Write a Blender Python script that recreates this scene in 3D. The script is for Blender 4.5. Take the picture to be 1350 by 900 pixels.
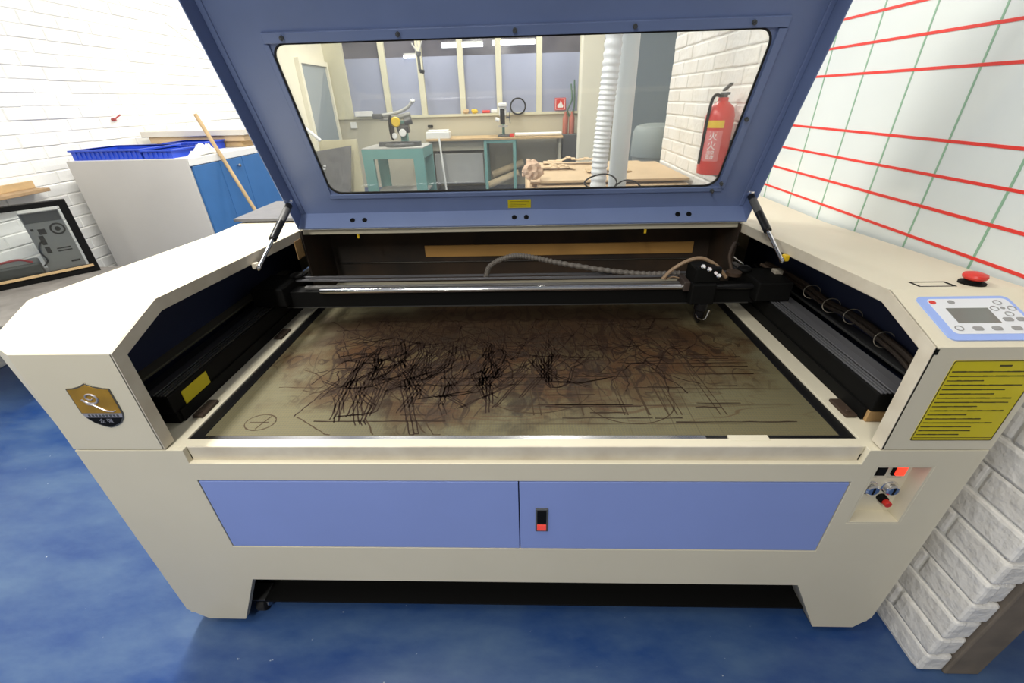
import bpy, bmesh, math, random
from mathutils import Vector, Matrix
random.seed(7)
for o in list(bpy.data.objects): bpy.data.objects.remove(o)
S = bpy.context.scene; COL = S.collection
# ------------------------------------------------------------------ camera
F, PITCH, YAW, ROLL = 565.15, 0.5154, 0.0393, -0.028
cam = bpy.data.cameras.new('camera'); co = bpy.data.objects.new('camera', cam); COL.objects.link(co)
cam.sensor_fit = 'HORIZONTAL'; cam.sensor_width = 36; cam.lens = F*36/1350; cam.clip_start = .02; cam.clip_end = 60
cy, sy = math.cos(YAW), math.sin(YAW)
def yawed(v): return Vector((cy*v[0]-sy*v[1], sy*v[0]+cy*v[1], v[2]))
right = yawed((1,0,0)); fwd = yawed((0, math.cos(PITCH), -math.sin(PITCH))); up = yawed((0, math.sin(PITCH), math.cos(PITCH)))
ex = math.cos(ROLL)*right + math.sin(ROLL)*up
ey = -math.sin(ROLL)*right + math.cos(ROLL)*up
M = Matrix((ex, ey, -fwd)).transposed().to_4x4(); M.translation = Vector((0.0296, -0.6419, 1.279))
co.matrix_world = M; S.camera = co
# ------------------------------------------------------------------ world, exposure, lights
W = bpy.data.worlds.new('world'); S.world = W; W.use_nodes = True
W.node_tree.nodes['Background'].inputs[0].default_value = (1,.96,.88,1)
W.node_tree.nodes['Background'].inputs[1].default_value = .26
S.view_settings.view_transform = 'Standard'; S.view_settings.look = 'None'
S.view_settings.exposure = -.08; S.view_settings.gamma = 1; S.view_settings.use_curve_mapping = False
# ceiling lamps: (x, y, z, watts, length)
LAMPS = [(-1.25,1.0,2.75,84,1.3,'nearest the left brick wall, beside the machine'), (-.75,-.45,2.75,30,1.3,'in front of the machine'), (-.7,-2.3,2.75,75,1.3,'added behind the viewer as front fill'), (-1.6,3.9,2.95,60,1.3,'above the cabinet'),  # lamp behind the viewer is added to brighten the machine's front
         (.3,3.4,2.95,50,1.3,'above the cardboard pile'), (.3,6.0,2.95,60,1.3,'above the drill press'), (-1.6,6.1,2.95,55,1.3,'above the mitre saw')]
# ------------------------------------------------------------------ materials
def mat(name, col, rough=.5, metal=0, emit=None, estr=1, noise=0, nscale=8, bump=0, bscale=200, coat=0, col2=None, spec=.5, bdist=.002):
    m = bpy.data.materials.new(name); m.use_nodes = True; nt = m.node_tree; b = nt.nodes['Principled BSDF']
    b.inputs['Base Color'].default_value = (*col,1); b.inputs['Roughness'].default_value = rough; b.inputs['Metallic'].default_value = metal
    b.inputs['Specular IOR Level'].default_value = spec
    if coat: b.inputs['Coat Weight'].default_value = coat; b.inputs['Coat Roughness'].default_value = .15
    if emit: b.inputs['Emission Color'].default_value = (*emit,1); b.inputs['Emission Strength'].default_value = estr
    tc = nt.nodes.new('ShaderNodeTexCoord')
    if noise or col2:
        n = nt.nodes.new('ShaderNodeTexNoise'); n.inputs['Scale'].default_value = nscale; n.inputs['Detail'].default_value = 6
        nt.links.new(tc.outputs['Object'], n.inputs['Vector'])
        r = nt.nodes.new('ShaderNodeValToRGB'); r.color_ramp.elements[0].position = .35; r.color_ramp.elements[1].position = .68
        c2 = col2 or tuple(c*(1-noise) for c in col)
        r.color_ramp.elements[0].color = (*col,1); r.color_ramp.elements[1].color = (*c2,1)
        nt.links.new(n.outputs['Fac'], r.inputs['Fac']); nt.links.new(r.outputs['Color'], b.inputs['Base Color'])
    if bump:
        n = nt.nodes.new('ShaderNodeTexNoise'); n.inputs['Scale'].default_value = bscale; n.inputs['Detail'].default_value = 4
        nt.links.new(tc.outputs['Object'], n.inputs['Vector'])
        bp = nt.nodes.new('ShaderNodeBump'); bp.inputs['Strength'].default_value = bump; bp.inputs['Distance'].default_value = bdist
        nt.links.new(n.outputs['Fac'], bp.inputs['Height']); nt.links.new(bp.outputs['Normal'], b.inputs['Normal'])
    return m
CREAM = mat('cream_paint', (.70,.65,.51), .42, noise=.06, nscale=3, bump=.08, bscale=500)
CREAMD = mat('cream_paint_worn', (.67,.62,.51), .5, col2=(.56,.50,.40), nscale=14)
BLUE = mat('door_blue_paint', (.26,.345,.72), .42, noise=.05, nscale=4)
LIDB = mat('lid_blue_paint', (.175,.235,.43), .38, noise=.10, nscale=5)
BLACK = mat('black_metal', (.006,.006,.006), .6, spec=.12)
BLACKG = mat('black_anodised', (.016,.016,.018), .33, metal=.5)
SATIN = mat('dark_satin_metal', (.10,.10,.10), .35, metal=.7)
ALU = mat('aluminium', (.5,.5,.52), .25, metal=1)
CHROME = mat('chrome', (.85,.85,.87), .12, metal=1)
NAVY = mat('navy_liner', (.016,.024,.065), .6)
RUBBER = mat('black_rubber', (.015,.015,.015), .8)
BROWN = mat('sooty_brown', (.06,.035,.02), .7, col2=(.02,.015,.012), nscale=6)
TAN = mat('tan_board', (.42,.26,.11), .6, noise=.2, nscale=7)
YEL = mat('yellow_label', (.66,.55,.01), .5, noise=.10, nscale=14)
INK = mat('ink', (.06,.05,.01), .6)
WHITE = mat('white_paint', (.8,.8,.78), .5)
WBRICK = mat('white_brick_paint', (.80,.79,.77), .6, col2=(.75,.72,.67), nscale=5, bump=.6, bscale=38, bdist=.011)
WBRICKL = mat('left_brick_paint', (.84,.84,.82), .65, noise=.03, nscale=5, bump=.35, bscale=45, bdist=.005)
MORTAR = mat('painted_mortar', (.80,.79,.76), .9, bump=.5, bscale=60)
PLASTER = mat('cream_plaster', (.80,.76,.62), .8)
REDP = mat('red_paint', (.62,.03,.02), .35)
REDL = mat('red_line', (.75,.04,.03), .5)
GRNL = mat('green_line', (.25,.43,.30), .5)
WOOD = mat('pale_wood', (.60,.42,.22), .6, noise=.25, nscale=9)
CARD = mat('cardboard', (.60,.44,.27), .8, noise=.12, nscale=6)
TEAL = mat('teal_paint', (.16,.36,.33), .5, noise=.1)
GREY = mat('grey_paint', (.42,.42,.40), .6, noise=.08)
DGREY = mat('dark_grey', (.08,.085,.09), .5)
BEIGE = mat('beige_wall_paint', (.50,.47,.37), .8)
POST = mat('post_paint', (.62,.59,.44), .7)
FROST = mat('frosted_window_film', (.34,.37,.50), .35, noise=.18, nscale=1.2)
BTRAY = mat('blue_plastic', (.02,.07,.55), .35)
CABB = mat('cabinet_blue', (.045,.16,.40), .45, noise=.08)
CABW = mat('cabinet_grey_white', (.55,.53,.50), .6, noise=.08, nscale=2)
GOLD = mat('gold_enamel', (.52,.29,.03), .3, metal=.3, noise=.25, nscale=25)
SILV = mat('silver_enamel', (.5,.48,.5), .35, metal=.5)
LCD = mat('lcd_screen', (.16,.165,.15), .15)
PANW = mat('membrane_white', (.70,.72,.76), .4)
PANB = mat('membrane_blue', (.30,.42,.82), .4)
KEYG = mat('key_grey', (.28,.28,.28), .5)
REDE = mat('red_lit', (.7,.03,.02), .3, emit=(1,.05,.02), estr=1.6)
REDE2 = mat('red_lit_dim', (.7,.06,.04), .3, emit=(1,.08,.05), estr=.35)
YELP = mat('yellow_plastic', (.75,.50,.02), .4)
HOSE = mat('hose_white', (.75,.77,.80), .35)
TUBE = mat('fluorescent_tube', (1,1,1), .4, emit=(.95,.97,1), estr=5)
PANEL = mat('glossy_white_panel', (.70,.75,.75), .12, bump=.12, bscale=2.2, bdist=.05)
GWOOD = mat('grey_wood', (.24,.225,.21), .55, col2=(.15,.14,.13), nscale=10)
STRIP = mat('raw_concrete', (.20,.165,.13), .9, col2=(.13,.11,.09), nscale=12, bump=.4, bscale=30)
BAG = mat('brown_paper', (.66,.46,.33), .8, bump=.6, bscale=20, bdist=.01)
def glass(name, tint=(1,1,1), haze=.0, rough=0):
    m = bpy.data.materials.new(name); m.use_nodes = True; nt = m.node_tree; nt.nodes.clear()
    out = nt.nodes.new('ShaderNodeOutputMaterial'); t = nt.nodes.new('ShaderNodeBsdfTransparent'); t.inputs[0].default_value = (*tint,1)
    g = nt.nodes.new('ShaderNodeBsdfGlossy'); g.inputs['Roughness'].default_value = rough; fr = nt.nodes.new('ShaderNodeFresnel'); fr.inputs[0].default_value = 1.45
    d = nt.nodes.new('ShaderNodeBsdfDiffuse'); d.inputs[0].default_value = (.85,.85,.85,1)
    m1 = nt.nodes.new('ShaderNodeMixShader'); m2 = nt.nodes.new('ShaderNodeMixShader'); m2.inputs[0].default_value = haze
    nt.links.new(fr.outputs[0], m1.inputs[0]); nt.links.new(t.outputs[0], m1.inputs[1]); nt.links.new(g.outputs[0], m1.inputs[2])
    nt.links.new(m1.outputs[0], m2.inputs[1]); nt.links.new(d.outputs[0], m2.inputs[2]); nt.links.new(m2.outputs[0], out.inputs[0])
    return m
LIDGLASS = glass('clear_acrylic', (.97,.98,.97), .10)
GLASS = glass('pane_glass', (.93,.95,.95), .02)
DARKG = mat('dark_upper_glass', (.13,.12,.14), .12, noise=.5, nscale=3)
def floor_mat():
    m = mat('blue_epoxy', (.035,.13,.40), .28); nt = m.node_tree; b = nt.nodes['Principled BSDF']
    tc = nt.nodes.new('ShaderNodeTexCoord')
    n = nt.nodes.new('ShaderNodeTexNoise'); n.inputs['Scale'].default_value = 2.2; n.inputs['Detail'].default_value = 8; n.inputs['Roughness'].default_value = .65
    mp = nt.nodes.new('ShaderNodeMapping'); mp.inputs['Rotation'].default_value = (0,0,.9); mp.inputs['Scale'].default_value = (1,2.6,1)
    nt.links.new(tc.outputs['Object'], mp.inputs[0]); nt.links.new(mp.outputs[0], n.inputs['Vector'])
    r = nt.nodes.new('ShaderNodeValToRGB'); e = r.color_ramp.elements
    e[0].position = .34; e[0].color = (.011,.047,.185,1); e[1].position = .68; e[1].color = (.068,.125,.24,1)
    nt.links.new(n.outputs['Fac'], r.inputs['Fac'])
    v = nt.nodes.new('ShaderNodeTexNoise'); v.inputs['Scale'].default_value = 42; v.inputs['Detail'].default_value = 3
    nt.links.new(tc.outputs['Object'], v.inputs['Vector'])
    r2 = nt.nodes.new('ShaderNodeValToRGB'); r2.color_ramp.elements[0].position = .73; r2.color_ramp.elements[1].position = .77
    nt.links.new(v.outputs['Fac'], r2.inputs['Fac'])
    mx = nt.nodes.new('ShaderNodeMix'); mx.data_type = 'RGBA'; mx.inputs['B'].default_value = (.40,.45,.50,1)
    nt.links.new(r2.outputs['Color'], mx.inputs['Factor']); nt.links.new(r.outputs['Color'], mx.inputs['A'])
    nt.links.new(mx.outputs['Result'], b.inputs['Base Color'])
    r3 = nt.nodes.new('ShaderNodeValToRGB'); r3.color_ramp.elements[0].color = (.2,.2,.2,1); r3.color_ramp.elements[1].color = (.5,.5,.5,1)
    nt.links.new(n.outputs['Fac'], r3.inputs['Fac']); nt.links.new(r3.outputs['Color'], b.inputs['Roughness'])
    return m
FLOOR = floor_mat()
def bed_mat():
    """aluminium honeycomb with soot and resin stains plus painted gantry shade; object coords are metres on the bed (x -.67...67, y .03....63)"""
    m = mat('stained_shaded_honeycomb', (.2,.2,.15), .45); nt = m.node_tree; N = nt.nodes; L = nt.links; b = N['Principled BSDF']
    tc = N.new('ShaderNodeTexCoord'); O = tc.outputs['Object']
    def noise(scale, detail=5, rough=.55, stretch=(1,1,1), dist=0, off=(0,0,0)):
        mp = N.new('ShaderNodeMapping'); mp.inputs['Scale'].default_value = stretch; mp.inputs['Location'].default_value = off
        n = N.new('ShaderNodeTexNoise'); n.inputs['Scale'].default_value = scale; n.inputs['Detail'].default_value = detail
        n.inputs['Roughness'].default_value = rough; n.inputs['Distortion'].default_value = dist
        L.new(O, mp.inputs[0]); L.new(mp.outputs[0], n.inputs['Vector']); return n.outputs['Fac']
    def math_(op, a, bb=None, c=None):
        k = N.new('ShaderNodeMath'); k.operation = op; k.use_clamp = False
        for i, v in enumerate((a, bb, c)):
            if v is None: continue
            if isinstance(v, (int, float)): k.inputs[i].default_value = v
            else: L.new(v, k.inputs[i])
        return k.outputs[0]
    def ramp(v, a, bb):
        k = N.new('ShaderNodeMapRange'); k.interpolation_type = 'SMOOTHSTEP'; L.new(v, k.inputs[0])
        k.inputs['From Min'].default_value = a; k.inputs['From Max'].default_value = bb; return k.outputs[0]
    def mix(f, A, B):
        k = N.new('ShaderNodeMix'); k.data_type = 'RGBA'
        if isinstance(f, (int,float)): k.inputs['Factor'].default_value = f
        else: L.new(f, k.inputs['Factor'])
        for s, v in (('A',A),('B',B)):
            if isinstance(v, tuple): k.inputs[s].default_value = (*v,1)
            else: L.new(v, k.inputs[s])
        return k.outputs['Result']
    sx = N.new('ShaderNodeSeparateXYZ'); L.new(O, sx.inputs[0]); X, Y = sx.outputs[0], sx.outputs[1]
    # cloud masks with their own shape
    def blob(cx, cy_, rx, ry, soft=.5):
        dx = math_('DIVIDE', math_('SUBTRACT', X, cx), rx); dy = math_('DIVIDE', math_('SUBTRACT', Y, cy_), ry)
        d = math_('SQRT', math_('ADD', math_('MULTIPLY', dx, dx), math_('MULTIPLY', dy, dy)))
        d = math_('ADD', d, math_('MULTIPLY', math_('SUBTRACT', noise(6, 4, .6, off=(cx*7,cy_*3,1)), .5), 1.3))
        return ramp(d, 1.0+soft*.4, 1.0-soft)
    base = mix(ramp(noise(2.5,4), .35, .7), (.150,.130,.066), (.122,.112,.066))
    # fine cell pattern
    vo = N.new('ShaderNodeTexVoronoi'); vo.feature = 'DISTANCE_TO_EDGE'; vo.inputs['Scale'].default_value = 150; vo.inputs['Randomness'].default_value = .25; L.new(O, vo.inputs['Vector'])
    cell = ramp(vo.outputs['Distance'], .04, .22)
    base = mix(math_('MULTIPLY', cell, .45), base, (.10,.095,.07))
    big = math_('MAXIMUM', blob(-.12,.42,.60,.34,.4), blob(.28,.44,.38,.26,.4))
    rust = math_('MULTIPLY', math_('MULTIPLY', big, ramp(noise(9,6,.65), .34, .58)), .9)
    c1 = mix(math_('MULTIPLY', big, .68), base, (.085,.055,.019)); c1 = mix(rust, c1, (.062,.026,.009))
    top = math_('MULTIPLY', blob(0,.56,.75,.20), .85)  # dark brown rear stain, with the gantry beam's shade painted into it
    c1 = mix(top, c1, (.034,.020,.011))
    soot = math_('MULTIPLY', blob(-.08,.30,.36,.26), math_('MULTIPLY', ramp(noise(14,6,.7, dist=.6), .42, .66), .85))
    c1 = mix(soot, c1, (.022,.017,.014))
    # thin burnt tracks: contour lines of stretched noise
    def tracks(sc, st, w, off, dist=.4):
        n = noise(sc, 2, .4, st, dist, off); a = math_('ABSOLUTE', math_('SUBTRACT', math_('FRACT', math_('MULTIPLY', n, 7)), .5))
        return ramp(a, w, w*.35)
    tr = math_('MULTIPLY', math_('MULTIPLY', math_('MAXIMUM', tracks(5, (1.6,.9,1), .13, (3,1,0)), tracks(9, (1.3,.8,1), .12, (1,7,0))), big), .85)
    c1 = mix(tr, c1, (.022,.011,.006))
    tr2 = math_('MULTIPLY', math_('MULTIPLY', tracks(7, (.35,2.2,1), .09, (9,4,2), .1), math_('MAXIMUM', blob(.22,.33,.45,.22), blob(.1,.14,.6,.05))), .6)
    c1 = mix(tr2, c1, (.075,.035,.016))
    # straight vertical and horizontal cut lines at the right half
    def lines(axis, freq, w, ph):
        f = math_('ABSOLUTE', math_('SUBTRACT', math_('FRACT', math_('ADD', math_('MULTIPLY', axis, freq), ph)), .5)); return ramp(f, w, w*.3)
    gx = math_('MULTIPLY', math_('MULTIPLY', lines(X, 21, .035, .2), blob(.30,.33,.28,.28)), .55)
    c1 = mix(gx, c1, (.028,.015,.007))
    gy = math_('MULTIPLY', math_('MULTIPLY', lines(Y, 15.5, .05, .1), blob(.20,.26,.48,.24)), .65)
    c1 = mix(gy, c1, (.034,.015,.006))
    L.new(c1, b.inputs['Base Color'])
    bp = N.new('ShaderNodeBump'); bp.inputs['Strength'].default_value = .4; bp.inputs['Distance'].default_value = .002; L.new(vo.outputs['Distance'], bp.inputs['Height']); L.new(bp.outputs[0], b.inputs['Normal'])
    b.inputs['Roughness'].default_value = .6; b.inputs['Metallic'].default_value = .0; b.inputs['Specular IOR Level'].default_value = .25
    return m
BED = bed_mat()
SCORCH = mat('scorch', (.026,.014,.009), .8, spec=.2)
SCORCHL = mat('scorch_light', (.055,.036,.020), .8, spec=.2)
# ------------------------------------------------------------------ mesh builder
ROOT = {}
class B:
    def __init__(s): s.bm = bmesh.new()
    def face(s, pts):
        vs = [s.bm.verts.new(p) for p in pts]
        return s.bm.faces.new(vs)
    K = 0
    def box(s, x0,x1,y0,y1,z0,z1, fn=None):
        B.K += 1; e = 3e-5*(B.K % 7)
        x0 -= e; x1 += e; y0 -= e; y1 += e; z0 -= e; z1 += e
        P = [(x,y,z) for x in (x0,x1) for y in (y0,y1) for z in (z0,z1)]
        if fn: P = [fn(*p) for p in P]
        v = [s.bm.verts.new(p) for p in P]
        for f in ((0,1,3,2),(4,6,7,5),(0,4,5,1),(2,3,7,6),(0,2,6,4),(1,5,7,3)): s.bm.faces.new([v[i] for i in f])
        return s
    def cyl(s, p0, p1, r0, r1=None, n=20, cap=True):
        r1 = r0 if r1 is None else r1
        p0 = Vector(p0); p1 = Vector(p1); d = (p1-p0).normalized()
        a = d.orthogonal().normalized(); c = d.cross(a)
        R0 = [s.bm.verts.new(p0+(a*math.cos(t)+c*math.sin(t))*r0) for t in [2*math.pi*i/n for i in range(n)]]
        R1 = [s.bm.verts.new(p1+(a*math.cos(t)+c*math.sin(t))*r1) for t in [2*math.pi*i/n for i in range(n)]]
        for i in range(n): s.bm.faces.new((R0[i],R0[(i+1)%n],R1[(i+1)%n],R1[i]))
        if cap: s.bm.faces.new(R0[::-1]); s.bm.faces.new(R1)
        return s
    def tube(s, path, r, n=10, closed=False):
        P = [Vector(p) for p in path]; rings = []; a = None
        for i, p in enumerate(P):
            if closed: d = (P[(i+1)%len(P)]-P[i-1]).normalized()
            else: d = (P[min(i+1,len(P)-1)]-P[max(i-1,0)]).normalized()
            a = d.orthogonal().normalized() if a is None else (a-d*a.dot(d)).normalized()
            c = d.cross(a); rr = r[i] if isinstance(r,(list,tuple)) else r
            rings.append([s.bm.verts.new(p+(a*math.cos(t)+c*math.sin(t))*rr) for t in [2*math.pi*k/n for k in range(n)]])
        m = len(rings)
        for i in range(m if closed else m-1):
            A, Bq = rings[i], rings[(i+1)%m]
            for k in range(n): s.bm.faces.new((A[k],A[(k+1)%n],Bq[(k+1)%n],Bq[k]))
        if not closed: s.bm.faces.new(rings[0][::-1]); s.bm.faces.new(rings[-1])
        return s
    def lathe(s, prof, c=(0,0,0), axis=(0,0,1), n=28):
        """prof: (radius, height) pairs"""
        ax = Vector(axis).normalized(); a = ax.orthogonal().normalized(); q = ax.cross(a); c = Vector(c); rings = []
        for r, h in prof:
            if r < 1e-6: rings.append([s.bm.verts.new(c+ax*h)])
            else: rings.append([s.bm.verts.new(c+ax*h+(a*math.cos(t)+q*math.sin(t))*r) for t in [2*math.pi*k/n for k in range(n)]])
        for A, D in zip(rings, rings[1:]):
            for k in range(n):
                if len(A) == 1 and len(D) == 1: break
                if len(A) == 1: s.bm.faces.new((A[0], D[(k+1)%n], D[k]))
                elif len(D) == 1: s.bm.faces.new((A[k], A[(k+1)%n], D[0]))
                else: s.bm.faces.new((A[k],A[(k+1)%n],D[(k+1)%n],D[k]))
        for R, f in ((rings[0],-1),(rings[-1],1)):
            if len(R) > 1: s.bm.faces.new(R[::f])
        return s
    def plate(s, outer, holes, t0, t1, fn):
        """outline with holes in (a,b), thick from t0 to t1; fn(a,b,t) -> xyz"""
        ed = []; loops = [outer]+list(holes); start = len(s.bm.verts)
        tmp = bmesh.new()
        for lp in loops:
            vs = [tmp.verts.new((a,b,0)) for a,b in lp]
            for i in range(len(vs)): tmp.edges.new((vs[i], vs[(i+1)%len(vs)]))
        bmesh.ops.triangle_fill(tmp, use_beauty=True, use_dissolve=False, edges=tmp.edges[:])
        tmp.verts.index_update(); tris = [[v.index for v in f.verts] for f in tmp.faces]; cs = [(v.co.x, v.co.y) for v in tmp.verts]; tmp.free()
        lo = [s.bm.verts.new(fn(a,b,t0)) for a,b in cs]; hi = [s.bm.verts.new(fn(a,b,t1)) for a,b in cs]
        for t in tris:
            s.bm.faces.new([lo[i] for i in t]); s.bm.faces.new([hi[i] for i in t[::-1]])
        k = 0
        for lp in loops:
            n = len(lp)
            for i in range(n):
                j = (i+1)%n; s.bm.faces.new((lo[k+i],lo[k+j],hi[k+j],hi[k+i]))
            k += n
        return s
    def build(s, name, m, parent=None, bevel=0, smooth=False, seg=2, world=False, solid=0, doubles=False, keep=False):
        if doubles: bmesh.ops.remove_doubles(s.bm, verts=s.bm.verts[:], dist=1e-5)
        if not keep: bmesh.ops.recalc_face_normals(s.bm, faces=s.bm.faces[:])
        off = ROOT.get(parent.name, Vector((0,0,0))) if parent else Vector((0,0,0))
        if off.length: bmesh.ops.translate(s.bm, verts=s.bm.verts[:], vec=-off)
        me = bpy.data.meshes.new(name); s.bm.to_mesh(me); s.bm.free(); me.materials.append(m)
        if smooth:
            for p in me.polygons: p.use_smooth = True
            try: me.set_sharp_from_angle(angle=math.radians(35))
            except Exception: pass
        o = bpy.data.objects.new(name, me); COL.objects.link(o)
        if parent: o.parent = parent; ROOT[o.name] = off
        if solid: md = o.modifiers.new('s','SOLIDIFY'); md.thickness = solid; md.offset = 0
        if bevel:
            md = o.modifiers.new('b','BEVEL'); md.width = bevel; md.segments = seg; md.limit_method = 'ANGLE'; md.angle_limit = math.radians(30)
        return o
def thing(name, label, cat, loc=(0,0,0), group=None):
    o = bpy.data.objects.new(name, None); COL.objects.link(o); o.location = loc; o['label'] = label; o['category'] = cat
    if group: o['group'] = group
    ROOT[o.name] = Vector(loc); return o
def tag(o, label, cat, group=None):
    o['label'] = label; o['category'] = cat
    if group: o['group'] = group
    return o
def struct(o): o['kind'] = 'structure'; return o
def centre(o):
    """move a single-mesh thing's origin to the base of its own mesh"""
    me = o.data; n = len(me.vertices); c = Vector((sum(v.co.x for v in me.vertices)/n, sum(v.co.y for v in me.vertices)/n, min(v.co.z for v in me.vertices)))
    me.transform(Matrix.Translation(-c)); o.location = c; return o
def rrect(x0,x1,y0,y1,r,n=6):
    P = []
    for cx, cy_, a0 in ((x1-r,y1-r,0),(x0+r,y1-r,90),(x0+r,y0+r,180),(x1-r,y0+r,270)):
        for i in range(n+1):
            a = math.radians(a0+90*i/n); P.append((cx+r*math.cos(a), cy_+r*math.sin(a)))
    return P
def rect(x0,x1,y0,y1): return [(x0,y0),(x1,y0),(x1,y1),(x0,y1)]
def bez(P, n=24):
    """Catmull-Rom through points"""
    P = [Vector(p) for p in P]; Q = [2*P[0]-P[1]]+P+[2*P[-1]-P[-2]]; out = []
    for i in range(1, len(Q)-2):
        for k in range(n):
            t = k/n; a,b,c,d = Q[i-1:i+3]
            out.append(.5*((2*b)+(c-a)*t+(2*a-5*b+4*c-d)*t*t+(3*b-a-3*c+d)*t**3))
    return out+[P[-1]]
def text_mesh(name, s, size, m, parent, fn, extr=.0003, spacing=1):
    cu = bpy.data.curves.new(name,'FONT'); cu.body = s; cu.size = size; cu.align_x = 'CENTER'; cu.align_y = 'CENTER'; cu.space_character = spacing
    o = bpy.data.objects.new(name, cu); COL.objects.link(o); bpy.context.view_layer.update()
    me = bpy.data.meshes.new_from_object(o.evaluated_get(bpy.context.evaluated_depsgraph_get())); bpy.data.objects.remove(o)
    off = ROOT.get(parent.name, Vector((0,0,0)))
    for v in me.vertices: v.co = Vector(fn(v.co.x, v.co.y, v.co.z))-off
    me.materials.clear(); me.materials.append(m)
    o = bpy.data.objects.new(name, me); COL.objects.link(o); o.parent = parent; ROOT[o.name] = off
    return o
# ------------------------------------------------------------------ room
XL, XR, YB = -3.0, 1.0, 7.05
b = B(); b.box(-3.2,3.0,-3,8.5,-.05,0); struct(b.build('floor', FLOOR))
b = B(); b.box(-3.2,3.0,-3.0,8.5,3.2,3.25); struct(b.build('ceiling', WHITE))
def bricks(plane, sgn, a0, a1, z0, z1, name, bl=.245, bh=.0725, cornered=False):
    """plane: x of the wall face; sgn +1 faces +x, -1 faces -x; runs along y"""
    b = B(); g = .005; row = 0; z = z0
    while z < z1-.01:
        a = a0; first = True; shift = (row % 2)*.5
        while a < a1-.01:
            L = bl*(shift if (first and shift) else 1); e = min(a+L, a1)
            j = random.uniform(-.0022,.0022); dz = random.uniform(-.0015,.0015)
            x0, x1 = (plane-.03, plane+j) if sgn > 0 else (plane+j, plane+.03)
            k = b.box(x0,x1, a+(g/2 if not (cornered and first) else 0), e-g/2, z+g/2+dz, z+bh-g/2+dz)
            a = e; first = False
        z += bh; row += 1
    return b
bricks(XL, 1, -1.2, 4.6, 0, 3.19, 'left')\
 .build('wall_left', WBRICKL, bevel=.004, seg=1)['kind'] = 'structure'
b = B(); b.box(XL-.12,XL-.005,-1.2,4.6,0,3.2); struct(b.build('wall_left_mortar', MORTAR))
# left plaster length of the wall with its door
b = B(); b.plate([(4.6,0),(YB+.1,0),(YB+.1,3.2),(4.6,3.2)], [], -.12, 0, lambda a,bb,t: (XL+t,a,bb)); struct(b.build('wall_left_rear', PLASTER))
b = B(); b.box(XL,XL+.03,6.08,6.93,0,1.76); struct(b.build('door_1', mat('door_grey_blue',(.25,.30,.34),.5), bevel=.004))
b = B(); b.plate([(6.02,0),(6.08,0),(6.08,1.76),(6.93,1.76),(6.93,0),(6.98,0),(6.98,1.82),(6.02,1.82)], [], .001,.06, lambda a,c,t_: (XL+t_,a,c)); struct(b.build('trim_2', PLASTER))
# right wall, brick, ends just in front of the machine
b = bricks(XR, -1, -.086, 2.72, 0, 3.19, 'right', cornered=True)
struct(b.build('wall_right', WBRICK, bevel=.007, seg=2))
b = bmesh.new(); bb = B()
z = 0
while z < 3.18:   # wrapped brick ends on the wall's end face
    bb.box(XR+.002, XR+.066, -.084+random.uniform(-.003,.003), -.03, z+.0025, z+.0725-.0025); z += .0725
struct(bb.build('wall_right_end', WBRICK, bevel=.009, seg=2)); b.free()
b = B(); b.box(XR+.006,XR+.064,-.07,2.72,0,3.2); struct(b.build('wall_right_mortar', MORTAR))
b = B(); b.box(XR+.065,XR+.15,-.092,2.72,0,3.2); struct(b.build('trim_1', STRIP, bevel=.004))
# rear wall with parapet, posts, panes
b = B(); b.box(XL-.1,1.0,YB,YB+.12,0,1.08); struct(b.build('wall_rear', BEIGE))
b = B(); b.box(XL-.1,1.0,YB-.03,YB,1.05,1.085); struct(b.build('window_sill', POST))
b = B(); b.box(XL-.1,1.0,YB,YB+.12,2.75,3.2); struct(b.build('wall_rear_upper', BEIGE))
posts = [(-2.86,.30),(-2.12,.085),(-1.555,.085),(-.935,.085),(-.36,.085),(.255,.085),(.92,.12)]
for i,(x,w) in enumerate(posts): b = B(); b.box(x-w/2,x+w/2,YB-.02,YB+.10,1.08,2.75); struct(b.build('window_post', POST, bevel=.004))
for i in range(len(posts)-1):
    xa = posts[i][0]+posts[i][1]/2; xb = posts[i+1][0]-posts[i+1][1]/2
    b = B(); b.box(xa,xb,YB+.035,YB+.045,1.08,1.86); struct(b.build('window_%d'%(i+1), FROST))
    b = B(); b.box(xa,xb,YB+.05,YB+.06,1.86,2.75); struct(b.build('window_%d_upper_pane'%(i+1), DARKG))
# rear right corner
b = B(); b.box(.66,.89,4.9,5.13,0,3.2); struct(b.build('column_1', PLASTER, bevel=.01))
b = B(); b.box(.89,3.0,5.2,5.3,0,3.2); struct(b.build('wall_rear_right', BEIGE))
b = B(); b.box(2.6,2.7,2.72,5.3,0,3.2); struct(b.build('wall_right_far', PLASTER))
b = B(); b.box(XR+.15,2.7,2.62,2.72,0,3.2); struct(b.build('wall_right_return', PLASTER))
b = B(); b.box(1.30,1.75,5.15,5.2,0,2.1); struct(b.build('door_2', mat('grey_blue_door',(.22,.27,.31),.5), bevel=.004))
# ------------------------------------------------------------------ ceiling lamps (above the frame)
for x,y,z,w,ln,lb in LAMPS:
    t = thing('fluorescent_lamp', 'white fluorescent batten lamp on the ceiling '+lb, 'lamp', (x,y,z), 'fluorescent batten lamps on the ceiling')
    b = B(); b.box(x-.05,x+.05,y-ln/2,y+ln/2,z+.05,3.2); b.build('housing', WHITE, t, bevel=.01)
    b = B(); b.cyl((x,y-ln/2,z+.035),(x,y+ln/2,z+.035),.013); b.build('tube', TUBE, t)
    li = bpy.data.lights.new('lamp_light','AREA'); li.shape = 'RECTANGLE'; li.size = .16; li.size_y = ln; li.energy = w; li.color = (1,.965,.88)
    lo = bpy.data.objects.new('lamp_light', li); COL.objects.link(lo); lo.parent = t; lo.location = (0,0,0)
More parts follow.
